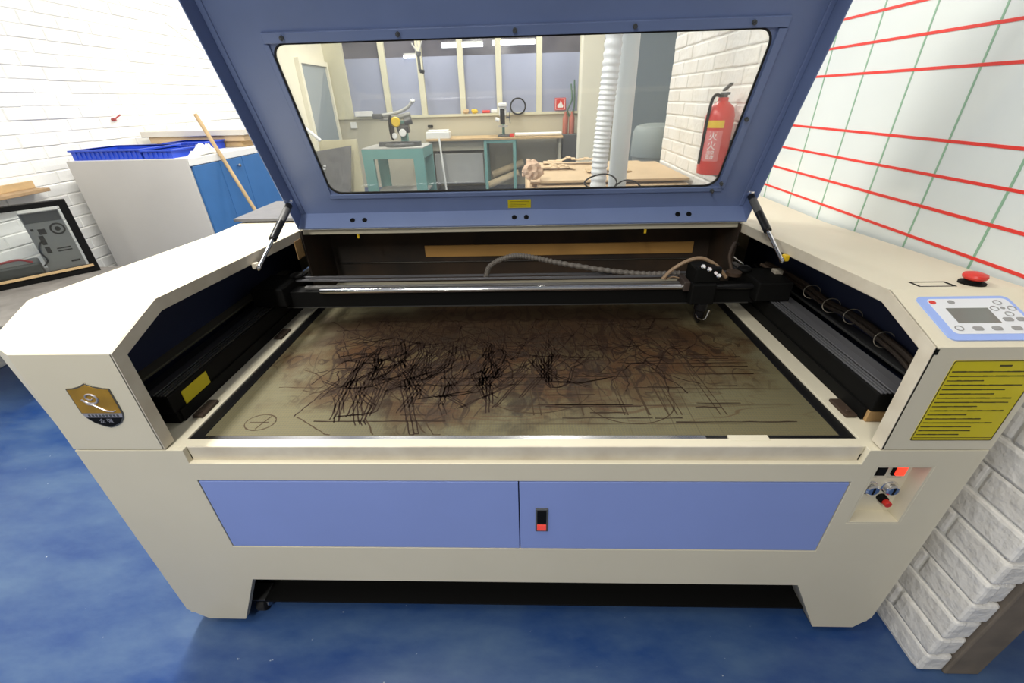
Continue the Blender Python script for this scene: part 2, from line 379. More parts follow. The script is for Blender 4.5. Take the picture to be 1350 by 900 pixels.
# ------------------------------------------------------------------ glossy white panel with red and green grid on the right wall
t = thing('grid_wall_panel', 'glossy white wall panel ruled with red and green lines on the right wall', 'wall panel', (XR,.6,.90))
PX = XR-.012
b = B(); b.box(PX,XR-.004,-.085,1.30,.90,2.30); b.build('board', PANEL, t, bevel=.002)
b = B()
for z in [.957,1.028,1.098,1.171,1.3165,1.389,1.460,1.605,1.678,1.75,1.823,1.968,2.04,2.11]: b.box(PX-.0012,PX,-.085,1.30,z-.0032,z+.0032)
b.build('red_lines', REDL, t)
b = B()
for y in [-.09+.18*i for i in range(1,8)]: b.box(PX-.0008,PX,y-.0026,y+.0026,.90,2.30)
b.build('green_lines', GRNL, t)
# ================================================================== LASER CUTTER
LC = thing('laser_cutter', 'large cream laser cutting machine with open blue lid, in the middle of the room', 'laser cutter', (0,0,0))
SEAM = .666
# lower front panel
DL, DR, D0, D1 = -.684, .692, .353, .573
outer = [(-.915,SEAM-.003),(-.915,.075),(-.868,.03),(-.762,.03),(-.682,.216),(.694,.216),(.787,.03),(.893,.03),(.925,.075),(.925,SEAM-.003),(.700,SEAM-.003),(.697,.626),(-.684,.626),(-.684,SEAM-.003)]
holes = [rect(DL-.003,DR+.003,D0-.003,D1+.003), rect(.729,.842,.448,.621)]
b = B(); b.plate(outer, holes, 0, .012, lambda a,c,t_: (a,t_,c)); body = b.build('front_panel', CREAM, LC, bevel=.0012)
# ledge behind the notch
b = B(); b.box(-.684,.697,.0121,.03,.600,.6262); b.build('front_ledge', CREAM, LC, bevel=.001)
# side, rear and underside of the base
b = B()
b.box(-.915,-.903,.004,1.24,.05,SEAM-.003); b.box(.913,.925,.004,1.24,.05,SEAM-.003); b.box(-.915,.925,1.23,1.242,.05,.91)
b.build('side_panels', CREAM, LC, bevel=.003)
b = B()
for s,(xa,xb) in ((1,(.694,.787)),(-1,(-.682,-.762))):
    b = B(); b.plate([(0,0),(.055 if s > 0 else .006,0),(.07 if s > 0 else .006,1),(0,1)], [], 0, .006, lambda a,c,t_: (xb+(xa-xb)*c+s*(t_), a+.0125, .03+.186*c)); b.build('leg_return', CREAMD, LC)
b = B(); b.box(-.69,.70,.085,1.2,.034,.30); b.build('underside_pan', BLACK, LC)
# doors behind the front opening
t = B(); t.box(DL,.0085,0,.012,D0,D1); dl = t.build('door', BLUE, LC, bevel=.0008)
t = B(); t.box(.0112,DR,0,.012,D0,D1); dr = t.build('door', BLUE, LC, bevel=.0008)
b = B(); b.box(DL-.01,DR+.01,.013,.02,D0-.01,D1+.01); b.build('door_stop', RUBBER, LC)
b = B(); b.box(.046,.0735,-.004,.0,.419,.493); sw = b.build('rocker_switch', DGREY, dr, bevel=.001)
ROOT[sw.name] = ROOT[dr.name]
b = B(); b.box(.0495,.0700,-.0065,-.004,.4245,.4435); b.build('red_rocker', REDE2, LC, bevel=.001)
b = B(); b.box(.0495,.0700,-.0055,-.004,.447,.488); b.build('black_rocker', BLACK, LC, bevel=.001)
# control recess low at the right
b = B()
x0,x1,z0,z1,dp = .733,.838,.452,.617,.032
b.box(x0-.003,x1+.003,dp,dp+.004,z0-.003,z1+.003); b.box(x0-.0038,x0,.0005,dp,z0-.0038,z1+.0038); b.box(x1,x1+.0038,.0005,dp,z0-.0038,z1+.0038); b.box(x0,x1,.0005,dp,z1,z1+.0038); b.box(x0,x1,.0005,dp,z0-.0038,z0)
rec = b.build('switch_recess', CREAM, LC)
for xx, mm in ((.769,BLACK),(.809,REDE)):
    b = B(); b.box(xx-.0115,xx+.0115,dp-.006,dp,.566,.600); k = b.build('rocker_frame', BLACK, rec, bevel=.001)
    b = B(); b.box(xx-.009,xx+.009,dp-.011,dp-.006,.571,.595); b.build('rocker', mm, LC, bevel=.0015)
b = B()
for xx in (.768,.810): b = B(); b.lathe([(.0165,0),(.0165,.003),(.0145,.004),(.0145,.014),(.011,.0165),(.0,.0165)], (xx,dp,.530), (0,-1,0)); b.build('key_lock', CHROME, rec, smooth=True)
b = B()
for xx in (.768,.810): b = B(); b.box(xx-.0016,xx+.0016,dp-.0172,dp-.0166,.521,.539); b.build('key_slot', BLACK, rec)
b = B(); b.cyl((.806,dp,.497),(.806,dp-.012,.497),.0095); b.build('socket_collar', BLACK, rec)
b = B(); b.cyl((.809,dp-.004,.494),(.809,dp-.022,.494),.0075); b.build('red_push_button', REDP, rec, bevel=.001)
b = B(); b.box(.757,.760,dp-.0008,dp,.485,.4857); b.box(.745,.782,dp-.0006,dp,.5050,.5062); b.box(.748,.775,dp-.0006,dp,.556,.5573); b.box(.795,.825,dp-.0006,dp,.556,.5573); b.build('printed_marks', DGREY, rec)
# upper towers: shell along the side profile
YK, ZT, ZK, ZB_, YR = .135, .896, .945, .915, 1.242
def tower(s):
    xi = .72*s; xo = .915*s if s < 0 else .925; xt = -.988 if s < 0 else .972
    prof = [(0,SEAM,xo),(0,.72,xo),(0,ZT,xo),(.03,ZT+(ZK-ZT)*.03/YK,xt+.012*(-s)),(YK,ZK,xt),(.746,ZB_+.001,xt),(YR,ZB_,xt)]
    b = B(); bm = b.bm; N_ = len(prof)
    A = [bm.verts.new((xi,y,z)) for y,z,x in prof]; O = [bm.verts.new((x,y,z)) for y,z,x in prof]
    for i in range(N_-1): bm.faces.new((A[i],A[i+1],O[i+1],O[i]))
    low = {i: bm.verts.new((xo,prof[i][0],.72)) for i in range(3,N_)}; last = bm.verts.new((xo,YR,SEAM))
    bm.faces.new([O[1],O[2],O[3],low[3]])
    for i in range(3,N_-1): bm.faces.new((O[i],O[i+1],low[i+1],low[i]))
    bm.faces.new([O[0],O[1]]+[low[i] for i in range(3,N_)]+[last])
    o = b.build('tower_cover', CREAM, LC)
    md = o.modifiers.new('s','SOLIDIFY'); md.thickness = .003; md.offset = -1 
    md = o.modifiers.new('b','BEVEL'); md.width = .007; md.segments = 3; md.limit_method = 'ANGLE'; md.angle_limit = math.radians(13)
    # inner return flange following the opening
    w = .026
    P = [(0,SEAM),(0,ZT),(YK,ZK),(.746,ZB_)]; Q = [(w,SEAM),(w,ZT-w*.62),(YK+w*.12,ZK-w),(.746,ZB_-w)]
    b = B(); b.plate(P+Q[::-1], [], -.0012*s, .003*s, lambda a,c,t_: (xi+t_,a,c)); b.build('opening_flange', CREAMD, LC)
    # rolled inner lip
    b = B()
    for (p,q) in zip(Q,Q[1:]):
        d = Vector((0,q[0]-p[0],q[1]-p[1])).normalized(); n = Vector((0,-d.z,d.y))
        v = [Vector((xi,p[0],p[1])),Vector((xi,q[0],q[1]))]
        pts = []
        for vv in v: pts += [vv-n*.0015, vv+n*.0015]
        lo = [b.bm.verts.new(p_) for p_ in (pts[0],pts[1],pts[3],pts[2])]; hi = [b.bm.verts.new(Vector(p_)+Vector((.014*s,0,0))) for p_ in (pts[0],pts[1],pts[3],pts[2])]
        b.bm.faces.new(lo); b.bm.faces.new(hi[::-1])
        for i in range(4): b.bm.faces.new((lo[i],lo[(i+1)%4],hi[(i+1)%4],hi[i]))
    b.build('flange_lip', CREAM, LC)
    # dark liner inside
    b = B(); b.box(min(s*.885,s*.89),max(s*.885,s*.89),.040,1.0,.60,.902); b.build('inner_liner', NAVY, LC)
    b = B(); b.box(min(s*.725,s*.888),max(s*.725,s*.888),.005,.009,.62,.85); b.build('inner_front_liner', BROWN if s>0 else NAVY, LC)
    # rear part of tower inner wall, behind the lid hinge
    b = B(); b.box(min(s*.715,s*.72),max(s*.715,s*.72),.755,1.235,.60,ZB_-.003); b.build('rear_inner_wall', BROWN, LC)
tower(-1); tower(1)
b = B(); b.box(-.72,.72,.770,YR,ZB_-.004,ZB_); b.box(-.72,.72,.766,.770,ZB_-.016,ZB_); b.build('rear_deck', CREAM, LC)
# cavity: floor, rear wall, slot board
b = B(); b.box(-.885,.885,.03,1.0,.60,.607); b.build('cavity_floor', BLACK, LC)
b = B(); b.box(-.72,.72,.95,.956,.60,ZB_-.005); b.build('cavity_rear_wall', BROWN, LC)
b = B(); b.box(-.355,.655,.943,.9495,.757,.80); b.build('rear_slot_board', mat('slot_board',(.62,.34,.10),.6,noise=.2,nscale=7), LC, bevel=.001)
b = B(); b.box(-.70,.66,.940,.949,.7365,.7395); b.build('rear_slot_rail', ALU, LC)
b = B(); b.box(-.7195,-.7165,.70,.745,.835,.893); b.build('inner_tape', TAN, LC)
b = B()
for x in (-.53,.42): b = B(); b.cyl((x,.765,ZB_-.018),(x,.765,ZB_-.03),.004); b.build('deck_screw', YELP, LC)
# white bed frame with front lip
b = B(); b.plate(rect(-.805,.808,.013,.93), [rect(-.700,.702,.036,.90)], .640, .6615, lambda a,c,t_: (a,c,t_)); bf = b.build('bed_frame', CREAM, LC, bevel=.0015)
b = B(); b.box(-.683,.696,.012,.016,.612,.6615); b.build('bed_front_lip', CREAMD, LC, bevel=.0012)
b = B(); b.plate(rect(-.700,.702,.036,.90), [rect(-.674,.676,.050,.88)], .645, .6575, lambda a,c,t_: (a,c,t_)); b.build('bed_edge_bar', BLACKG, LC, bevel=.001)
b = B(); b.box(-.66,.40,.0365,.0495,.655,.6585); b.build('bright_front_bar', ALU, LC, bevel=.001)
b = B(); b.box(.443,.524,.030,.046,.655,.6622); b.build('front_tab', CREAM, LC, bevel=.001)
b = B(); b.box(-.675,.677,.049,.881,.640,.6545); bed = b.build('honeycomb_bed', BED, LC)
# scorch tracks drawn in soot on the honeycomb
def ribbons(paths, w, z):
    b = B()
    for P in paths:
        P = [Vector((x,y,0)) for x,y in P]; L_, R_ = [], []
        for i,p in enumerate(P):
            d = (P[min(i+1,len(P)-1)]-P[max(i-1,0)]).normalized(); n = Vector((-d.y,d.x,0)); ww = w*random.uniform(.6,1.2)
            L_.append(b.bm.verts.new((p.x+n.x*ww,p.y+n.y*ww,z))); R_.append(b.bm.verts.new((p.x-n.x*ww,p.y-n.y*ww,z)))
        for i in range(len(P)-1): b.bm.faces.new((L_[i],L_[i+1],R_[i+1],R_[i]))
    return b
rs = random.Random(3); dark = []; light = []
def walk(x, y, ang, n, step, wob, kink=.3):
    P = [(x,y)]
    for i in range(n):
        if rs.random() < kink: ang += rs.uniform(-.9,.9)
        a = ang+rs.uniform(-wob,wob); x += math.cos(a)*step; y += math.sin(a)*step
        x = max(-.66,min(.66,x)); y = max(.056,min(.60,y)); P.append((x,y))
    return P
for i in range(66):
    x = rs.uniform(-.47,.10); y = rs.uniform(.24,.50)
    P = walk(x, y, -1.57+rs.uniform(-.65,.5), rs.randint(8,16), .016, .16, .22)
    dark.append(P); off = rs.uniform(.006,.010); dark.append([(p+off,q+off*.3) for p,q in P])
    if rs.random() < .5: dark.append([(p+2*off,q+off*.4) for p,q in P[2:-2]])
for i in range(150):
    dark.append(walk(rs.uniform(-.5,.45), rs.uniform(.30,.60), rs.uniform(0,6.28), rs.randint(8,24), .009, .30, .10))
for i in range(30):
    x = rs.uniform(-.5,.5); y = rs.uniform(.09,.4); dark.append([(x+k*.02,y+rs.uniform(-.0008,.0008)) for k in range(rs.randint(4,18)) if x+k*.02 < .62])
for cx,cy_,r,a0,a1 in ((-.575,.098,.034,0,6.4),(.27,.17,.10,3.4,6.6),(-.36,.24,.09,2,5.2),(.05,.24,.14,3.6,5.9)):
    light.append([(cx+r*math.cos(a0+(a1-a0)*k/30), cy_+r*.8*math.sin(a0+(a1-a0)*k/30)) for k in range(31)])
light.append([(-.60,.098),(-.555,.098)]); light.append([(-.575,.075),(-.560,.12)])
for i in range(14): light.append(walk(rs.uniform(-.62,-.3), rs.uniform(.1,.35), rs.uniform(-1.2,.9), rs.randint(8,20), .015, .2, .1))
for i in range(12):
    x = rs.uniform(0,.5); light.append([(x-k*.0015,.12+k*.02) for k in range(rs.randint(5,20))])
dark = [p for p in dark if len(p) > 1]; light = [p for p in light if len(p) > 1]
ribbons(dark, .0018, .65485).build('scorch_marks', SCORCH, LC, keep=True)
ribbons(light, .0016, .65475).build('faint_scorch_marks', SCORCHL, LC, keep=True)
# small clips on the bed frame
for x,y in ((-.722,.135),(.728,.130),(-.722,.50)):
    b = B(); b.box(x-.012,x+.012,y-.03,y+.03,.6615,.669); b.cyl((x,y-.015,.669),(x,y-.015,.672),.005); b.build('frame_clip', BROWN, LC, bevel=.002)
# Y rails at both sides
RAILG = mat('brushed_rail', (.24,.24,.26), .36, metal=.6)
def yrail(s):
    m_ = lambda a,c: (min(a*s,c*s), max(a*s,c*s))
    b = B(); b.box(*m_(.748,.803),.085,.90,.690,.735); r = b.build('side_rail', BLACK, LC, bevel=.003)
    b = B(); b.box(*m_(.744,.80),.095,.90,.662,.691); b.build('rail_base', BLACK, r)
    for dx in (.003,.011,.019):
        b = B(); b.box(*m_(.75+dx,.7540+dx),.086,.90,.735,.7385); b.build('rail_ridge', RAILG if s > 0 else SATIN, r, bevel=.001)
    b = B(); b.box(*m_(.778,.800),.086,.89,.735,.739); b.build('rail_top_strip', RAILG if s > 0 else SATIN, r, bevel=.0015)
    b = B(); b.box(*m_(.812,.838),.06,.88,.722,.730); b.build('guide_plate', RAILG if s > 0 else BLACKG, LC, bevel=.001)
    b = B(); b.box(*m_(.848,.884),.09,.86,.735,.741); b.build('belt_cover', SATIN if s > 0 else mat('olive_cover',(.09,.085,.06),.5), LC, bevel=.001)
    b = B(); b.cyl((.827*s,.07,.712),(.827*s,.88,.712),.006); b.build('drive_shaft', SATIN, LC, smooth=True)
yrail(-1); yrail(1)
b = B(); b.box(-.7478,-.7468,.12,.205,.682,.724); b.build('yellow_rail_sticker', YEL, LC)
b = B(); b.box(.748,.80,.0865,.094,.6622,.6895); b.build('rail_foot', TAN, LC, bevel=.001)
b = B(); b.box(-.80,-.748,.0865,.094,.6622,.6895); b.build('rail_foot', BLACK, LC, bevel=.001)
# cables tied along the right liner
pts = bez([(.80,.70,.80),(.845,.58,.785),(.862,.46,.77),(.868,.36,.775),(.872,.22,.765),(.870,.14,.75)])
b = B(); b.tube(pts, .008); b.tube([(p.x-.015,p.y,p.z-.004) for p in pts], .005); NYLON = mat('nylon',(.45,.41,.33),.5); cb = b.build('wiring_loom', BROWN, LC, smooth=True)
b = B()
for y in (.52,.44,.36,.25):
    k = min(range(len(pts)), key=lambda i: abs(pts[i].y-y)); c = pts[k]
    b = B(); b.tube([(c.x-.008+.024*math.cos(a), c.y+.006*math.sin(a), c.z+.018*math.sin(a)) for a in [6.283*j/20 for j in range(20)]], .0011, 6, closed=True); b.build('cable_tie', NYLON, cb)
b = B(); b.box(.778,.802,.60,.625,.79,.81); b.build('white_connector', CREAMD, cb, bevel=.002)
# gantry
YG = .56
b = B(); b.box(-.79,.79,YG+.006,YG+.055,.722,.776); gt = b.build('gantry_beam', BLACK, LC, bevel=.002)
b = B(); b.box(-.72,.70,YG+.004,YG+.006,.7225,.7255); b.build('beam_lower_edge', SATIN, gt)
b = B(); b.cyl((-.60,YG+.002,.779),(.50,YG+.002,.779),.0085,n=20); b.build('guide_rod', CHROME, gt, smooth=True)
b = B(); b.cyl((.50,YG+.002,.777),(.72,YG+.002,.777),.0085,n=20); b.build('guide_rod_end', BLACKG, gt, smooth=True)
b = B(); b.box(-.66,.53,YG+.024,YG+.038,.776,.784); b.build('linear_guide', mat('grey_guide',(.16,.155,.15),.4,metal=.4), gt, bevel=.001)
b = B(); b.box(-.72,.68,YG+.055,YG+.060,.790,.7955); b.box(-.72,.68,YG+.083,YG+.088,.790,.7955); b.build('drive_belt', RAILG, gt)
for s in (-1,1):
    b = B(); b.box(min(.70*s,.80*s),max(.70*s,.80*s),YG-.03,YG+.10,.741,.80); b.cyl((.70*s,YG+.07,.80),(.70*s,YG+.07,.812),.02); b.build('gantry_carriage', BLACK, gt, bevel=.005)
# laser head
HX = .545
b = B(); b.box(HX-.035,HX+.035,YG-.035,YG+.0,.735,.800); b.box(HX-.030,HX+.040,YG-.02,YG+.05,.79,.842); hd = b.build('laser_head', BLACK, LC, bevel=.004)
b = B(); b.box(HX-.052,HX-.034,YG-.015,YG+.05,.770,.800); b.build('head_slider', mat('brown_slider',(.05,.035,.03),.5), hd, bevel=.003)
b = B(); b.lathe([(.019,0),(.019,-.02),(.015,-.025),(.015,-.045),(.006,-.062),(.003,-.066),(0,-.066)], (HX+.005,YG-.022,.738)); b.build('nozzle', BLACKG, hd, smooth=True)
b = B(); b.tube(bez([(HX-.015,YG-.046,.712),(HX-.006,YG-.05,.699),(HX+.012,YG-.05,.697),(HX+.020,YG-.046,.716)],8), .0022, 8); b.cyl((HX+.020,YG-.046,.716),(HX+.023,YG-.046,.724),.004); b.build('nozzle_clip', CHROME, hd, smooth=True)
for x,y,z in ((HX-.012,YG-.019,.846),(HX+.006,YG-.022,.838),(HX+.032,YG-.03,.822),(HX+.020,YG-.03,.829)):
    b = B(); b.lathe([(.0075 if x!=HX+.020 else .004,0),(.0075 if x!=HX+.020 else .004,.007),(.005,.010),(0,.010)], (x,y,z), (.1,-.75,.65), 12); b.build('adjusting_screw', CHROME, hd, smooth=False)
b = B(); b.box(HX-.028,HX+.044,YG-.026,YG-.008,.80,.846); b.build('mirror_mount', BLACK, hd, bevel=.004)
# ribbed cable hose and tan air tube
hp = bez([(-.098,.640,.788),(-.085,.640,.822),(-.05,.638,.845),(.0,.636,.858),(.06,.634,.850),(.14,.632,.832),(.28,.630,.808),(.40,.628,.796),(.50,.62,.80)], 26)
rad = [.0085 if i % 4 < 2 else .0068 for i in range(len(hp))]
b = B(); b.tube(hp, rad, 10); b.build('ribbed_cable_hose', mat('grey_brown_hose',(.13,.115,.10),.55), LC, smooth=False)
b = B(); b.tube(bez([(.44,.585,.795),(.465,.585,.825),(.505,.585,.851),(.545,.585,.858),(.59,.583,.836),(.625,.58,.80)]), .0055, 8); b.tube(bez([(.45,.59,.79),(.47,.59,.80),(.49,.588,.797)]), .002, 6); b.build('air_tube', mat('tan_tube',(.30,.20,.12),.5), LC, smooth=True)
b = B(); b.cyl((.655,.60,.80),(.655,.60,.81),.022); b.tube(bez([(.66,.62,.80),(.655,.65,.84),(.675,.68,.87),(.70,.71,.86)]), .005, 8); b.build('pulley_cable', BROWN, LC, smooth=True)
# ------------------------------------------------------------------ lid
O_ = Vector((0,.742,.925)); LU = Vector((0,-.389,.921)).normalized(); LN = Vector((0,.921,.389)).normalized()
def LF(x,u,n): v = O_+LU*u+LN*n; return (x+.006, v.y, v.z)
DP = .055; FO = .612
lidx = .722
b = B()   # outer shell as plates
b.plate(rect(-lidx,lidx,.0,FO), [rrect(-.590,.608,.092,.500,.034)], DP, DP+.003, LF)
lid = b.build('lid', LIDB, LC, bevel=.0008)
b = B()
cf, sf = math.cos(math.radians(23)), math.sin(math.radians(23))
for s in (-1,1):
    b.plate([(0,-.0),(FO,0),(FO+.143*cf,-.143*sf),(FO+.143*cf+.02,-.143*sf+DP),(FO+.01,DP),(0,DP)], [], 0, .003, lambda a,c,t_: LF(s*(lidx-t_),a,c))
b.box(-lidx,lidx,-.004,.0,.0,DP, lambda x,u,n: LF(x,u-.0+.2*n*0,n))
b.box(-lidx+.003,lidx-.003,0,.0015,0,DP, lambda x,u,n: LF(x,u+n*.30,n))
b.build('lid_rim', LIDB, lid, bevel=.0008)
b = B()
b.box(-lidx,lidx,0,.143,DP,DP+.003, lambda x,u,n: LF(x,FO+u*cf+(n-DP)*sf+.006, n-u*sf))
b.box(-lidx,lidx,.141,.144,0,DP, lambda x,u,n: LF(x,FO+u*cf+n*.3, n-u*sf))
b.build('lid_front_fold', LIDB, lid)
for q_ in (-lidx+.003,lidx-.017): b = B(); b.box(q_,q_+.014,.02,FO,DP-.004,DP, LF); b.build('corner_fold', LIDB, lid, bevel=.002)
b = B(); b.plate(rrect(-.600,.620,.080,.512,.012), [], DP+.0035, DP+.0065, LF); b.build('lid_window_pane', LIDGLASS, lid)
b = B(); b.plate(rrect(-.592,.610,.090,.502,.035), [rrect(-.588,.606,.094,.498,.033)], DP-.0015, DP+.0032, LF); b.build('window_seal', RUBBER, lid)
b = B()
b.box(-.600,.632,.503,.525,DP-.008,DP, LF); b.box(-.600,.63,.074,.089,DP-.005,DP, LF); b.box(.614,.634,.085,.500,DP-.007,DP, LF); b.box(-.606,-.592,.089,.500,DP-.005,DP, LF)
b.build('window_clamp_bar', LIDB, lid, bevel=.0015)
for x,u in ((-.545,.515),(-.267,.515),(.008,.515),(.286,.515),(.556,.515),(.624,.296),(.624,.105),(.605,.080)):
    b = B(); b.cyl(LF(x-.006,u,DP-.007),LF(x-.006,u,DP-.014),.0052,n=10); b.cyl(LF(x-.006,u,DP-.014),LF(x-.006,u,DP-.019),.003,n=8); b.build('clamp_screw', DGREY, lid)
for x in (-.537,-.497,-.007,.032,.515,.550):
    b = B(); b.lathe([(.0078,0),(.0078,.003),(.004,.0032),(.004,.001),(0,.001)], LF(x-.006,.0095,.026), tuple(LU+LN*-.28), 16); b.build('hinge_bolt', BLACK, lid)
b = B(); b.box(-.033,.041,.026,.056,DP-.001,DP, LF); b.build('yellow_warning_sticker', YEL, lid)
b = B()
for u in (.032,.038,.044,.050): b.box(-.028+.004*(u>.04),.036-.01*(u<.04),u-.0006,u+.0006,DP-.0015,DP-.001, LF)
b.build('sticker_text', mat('faded_ink',(.25,.2,.02),.6), lid)
for s in (-1,1):
    up_ = Vector(LF(.703*s-.006,.092,.016)); lo_ = Vector((.700*s,.457,.893)); d = lo_-up_
    b = B(); b.cyl(up_+d*.07, up_+d*.60, .0105, n=20); st = b.build('gas_strut', BLACKG, lid, smooth=True)
    b = B(); b.cyl(up_+d*.14, up_+d*.34, .0108, n=20, cap=False); b.build('strut_label', mat('strut_print',(.09,.09,.09),.5), st)
    b = B(); b.cyl(up_+d*.60, lo_, .0052, n=16); b.build('strut_rod', CHROME, st, smooth=True)
    b = B()
    for c in (up_, lo_): b.lathe([(0,-.007),(.006,-.004),(.0075,0),(.005,.004),(0,.007)], c, (1,0,0), 16)
    b.cyl(up_-Vector((.014*s*-1,0,0)), up_, .0045); b.cyl(up_, up_+d*.08, .005)
    b.build('ball_joint', CHROME, st, smooth=True)
    b = B(); b.box(min(lo_.x+.006*s,lo_.x+.019*s),max(lo_.x+.006*s,lo_.x+.019*s),lo_.y+.002,lo_.y+.018,lo_.z-.004,lo_.z+.012); b.build('strut_bracket', YELP if s>0 else CREAMD, st, bevel=.002)
# ------------------------------------------------------------------ control panel on the sloped front of the right tower
A0 = Vector((0,.0,ZT)); SU = Vector((0,YK,ZK-ZT)).normalized(); SN = Vector((0,-SU.z,SU.y))
def SF(x,u,n): v = A0+SU*u+SN*n; return (x,v.y,v.z)
b = B(); b.plate(rrect(.752,.917,.014,.121,.012), [], -.001, .0022, SF); cp = b.build('control_panel', PANB, LC)
b = B(); b.plate(rrect(.768,.910,.028,.114,.008), [], .0022, .0026, SF); b.build('panel_face', PANW, cp)
b = B(); b.plate(rect(.789,.862,.053,.090), [], .0026, .0030, SF); b.build('display_screen', LCD, cp)
keys = [(.813,.040,.0085,.0045),(.845,.040,.0085,.0045),(.878,.040,.0085,.0045),(.878,.061,.0085,.0045),(.900,.061,.0075,.0045)]
b = B()
for x,u,w,h in keys: b.plate(rrect(x-w,x+w,u-h,u+h,.0035,4), [], .0026, .0034, SF)
b.build('menu_key', KEYG, cp)
def ringp(x,u,r): return [(x+r*math.cos(a),u+r*.8*math.sin(a)) for a in [6.2832*k/18 for k in range(18)]]
b = B()
for x,u in ((.888,.103),(.873,.088),(.903,.088),(.889,.074),(.782,.041)): b.plate(ringp(x,u,.0075), [ringp(x,u,.0058)], .0026, .0034, SF)
b.plate(ringp(.888,.089,.004), [], .0026, .0032, SF); b.plate(ringp(.808,.105,.006), [], .0026, .0034, SF)
b.build('round_key', KEYG, cp)
b = B(); b.plate(ringp(.775,.105,.0058), [], .0026, .0034, SF); b.build('red_key', REDP, cp)
# memory port window behind the panel
TF = lambda x,u,n: (x,u,.9448-.049*(u-.135)+n)
b = B(); b.plate(rect(.786,.857,.148,.176), [rect(.791,.851,.151,.1725)], -.001, .0008, TF); pw = b.build('port_window', BLACK, LC)
b = B(); b.plate(rect(.791,.851,.151,.1725), [], -.0005, .0002, TF); b.build('port_plate', CREAM, pw)
# emergency stop
ec = (.897,.163,.943)
b = B(); b.lathe([(.021,0),(.021,.004),(.014,.005),(.014,.012)], ec); es = b.build('emergency_stop', BLACK, LC, smooth=True)
b = B(); b.lathe([(.012,.008),(.018,.012),(.0195,.016),(.018,.020),(.010,.023),(0,.0235)], ec); b.build('red_mushroom_cap', REDP, es, smooth=True)
b = B(); b.box(.7225,.7275,-.0006,0,.882,.893); b.build('paint_chip', BLACK, LC)
# yellow warning label with printed rows
b = B(); b.plate(rrect(.7625,.912,.690,.870,.003), [], -.0008, 0, lambda a,c,t_: (a,t_,c)); wl = b.build('warning_label', YEL, LC)
b = B(); b.plate(rrect(.7625,.912,.690,.870,.003), [rrect(.7640,.9105,.6915,.8685,.003)], -.0012, -.0008, lambda a,c,t_: (a,t_,c))
b.box(.7660,.909,-.0012,-.0008,.6965,.6975); b.build('label_border', INK, wl)
b = B(); z = .8475
rw = random.Random(5)
b.box(.842,.862,-.0012,-.0008,.858,.8612)
for L_ in (1,1,.45,.96,.78,.68,.93,.93,.57,.94,.50,.72,.90,.66,.68,.56):
    x = .768; xe = .768+.138*L_
    while x < xe:
        w_ = rw.uniform(.003,.009); b.box(x,min(x+w_,xe),-.0012,-.0008,z-.0011,z+rw.uniform(.0006,.0012)); x += w_+.0006
    z -= .0095
b.build('label_text', INK, wl)
# shield badge on the left tower front
bx, bz = -.803, .780
sh = [(-.043,.041),(-.030,.042),(-.015,.046),(0,.0535),(.015,.046),(.030,.042),(.043,.041),(.043,.0),(.0425,-.018),(.038,-.030),(.027,-.043),(.012,-.051),(0,-.0545),(-.012,-.051),(-.027,-.043),(-.038,-.030),(-.0425,-.018),(-.043,0)]
BF = lambda a,c,t_: (bx+a, -t_, bz+c)
b = B(); b.plate(sh, [], 0, .0015, BF); bd = b.build('shield_badge', mat('badge_rim',(.16,.15,.12),.3,metal=.6), LC, bevel=.0005)
b = B(); b.plate([(p*.94,q*.94) for p,q in sh if q > -.019]+[], [], .0015, .0020, BF); b.build('gold_field', GOLD, bd)
b = B(); b.plate([(-.0405,-.018),(.0405,-.018),(.037,-.0275),(-.037,-.0275)], [], .0015, .0022, BF); b.build('silver_band', SILV, bd)
b = B(); b.plate([(-.036,-.028),(.036,-.028),(.0255,-.041),(.0115,-.048),(0,-.0512),(-.0115,-.048),(-.0255,-.041)], [], .0015, .0020, BF); b.build('black_field', BLACK, bd)
sp = []
for k in range(60):
    a = 5.6-k*.145; r = .0035+.014*k/59; sp.append((r*math.cos(a)*1.05-.004, r*math.sin(a)*.85+.020))
tail = [(sp[-1][0],sp[-1][1])]
b = B(); b.tube([BF(p,q,.0026) for p,q in sp], [.0009+.0011*min(1,k/30) for k in range(60)], 6)
b.tube([BF(p,q,.0026) for p,q in [(-.016,.006),(-.006,.004),(.004,-.004),(.014,-.011),(.026,-.013),(.032,-.010)]], [.002,.002,.0018,.0016,.0012,.0008], 6)
b.build('swirl_emblem', SILV, bd, smooth=True)
text_mesh('badge_letters', '众 强', .0125, SILV, bd, lambda x,y,z: (bx+x, -.0026, bz+y-.037))
b = B()
for k in range(9): b.box(-.030+k*.0072, -.030+k*.0072+.0045, -.0253,-.0203, .0022,.0025, lambda p,q,r: BF(p,q,r))
b.build('band_text', DGREY, bd)
# feet pads and casters
for x in (-.815,.840):
    for y in (.05,1.18):
        b = B(); b.cyl((x,y,0),(x,y,.03),.03); b.cyl((x,y,.03),(x,y,.07),.009); b.build('levelling_foot', RUBBER, LC, bevel=.003)
for x,y in ((-.738,.055),(.742,.16),(-.738,1.1),(.742,1.1)):
    b = B(); b.box(x-.025,x+.025,y-.025,y+.025,.064,.070); b.box(x-.018,x-.014,y-.014,y+.014,.02,.066); b.box(x+.014,x+.018,y-.014,y+.014,.02,.066); cs = b.build('caster', SATIN, LC, bevel=.002)
    b = B(); b.cyl((x-.012,y,.028),(x+.012,y,.028),.028,n=28); b.build('caster_wheel', RUBBER, cs, bevel=.004)
    b = B(); b.cyl((x-.019,y,.028),(x+.019,y,.028),.016,n=20); b.build('caster_hub', ALU, cs, bevel=.002)
b = B(); b.box(-.90,.915,.03,1.22,.060,.066); b.build('base_floor', BLACK, LC)
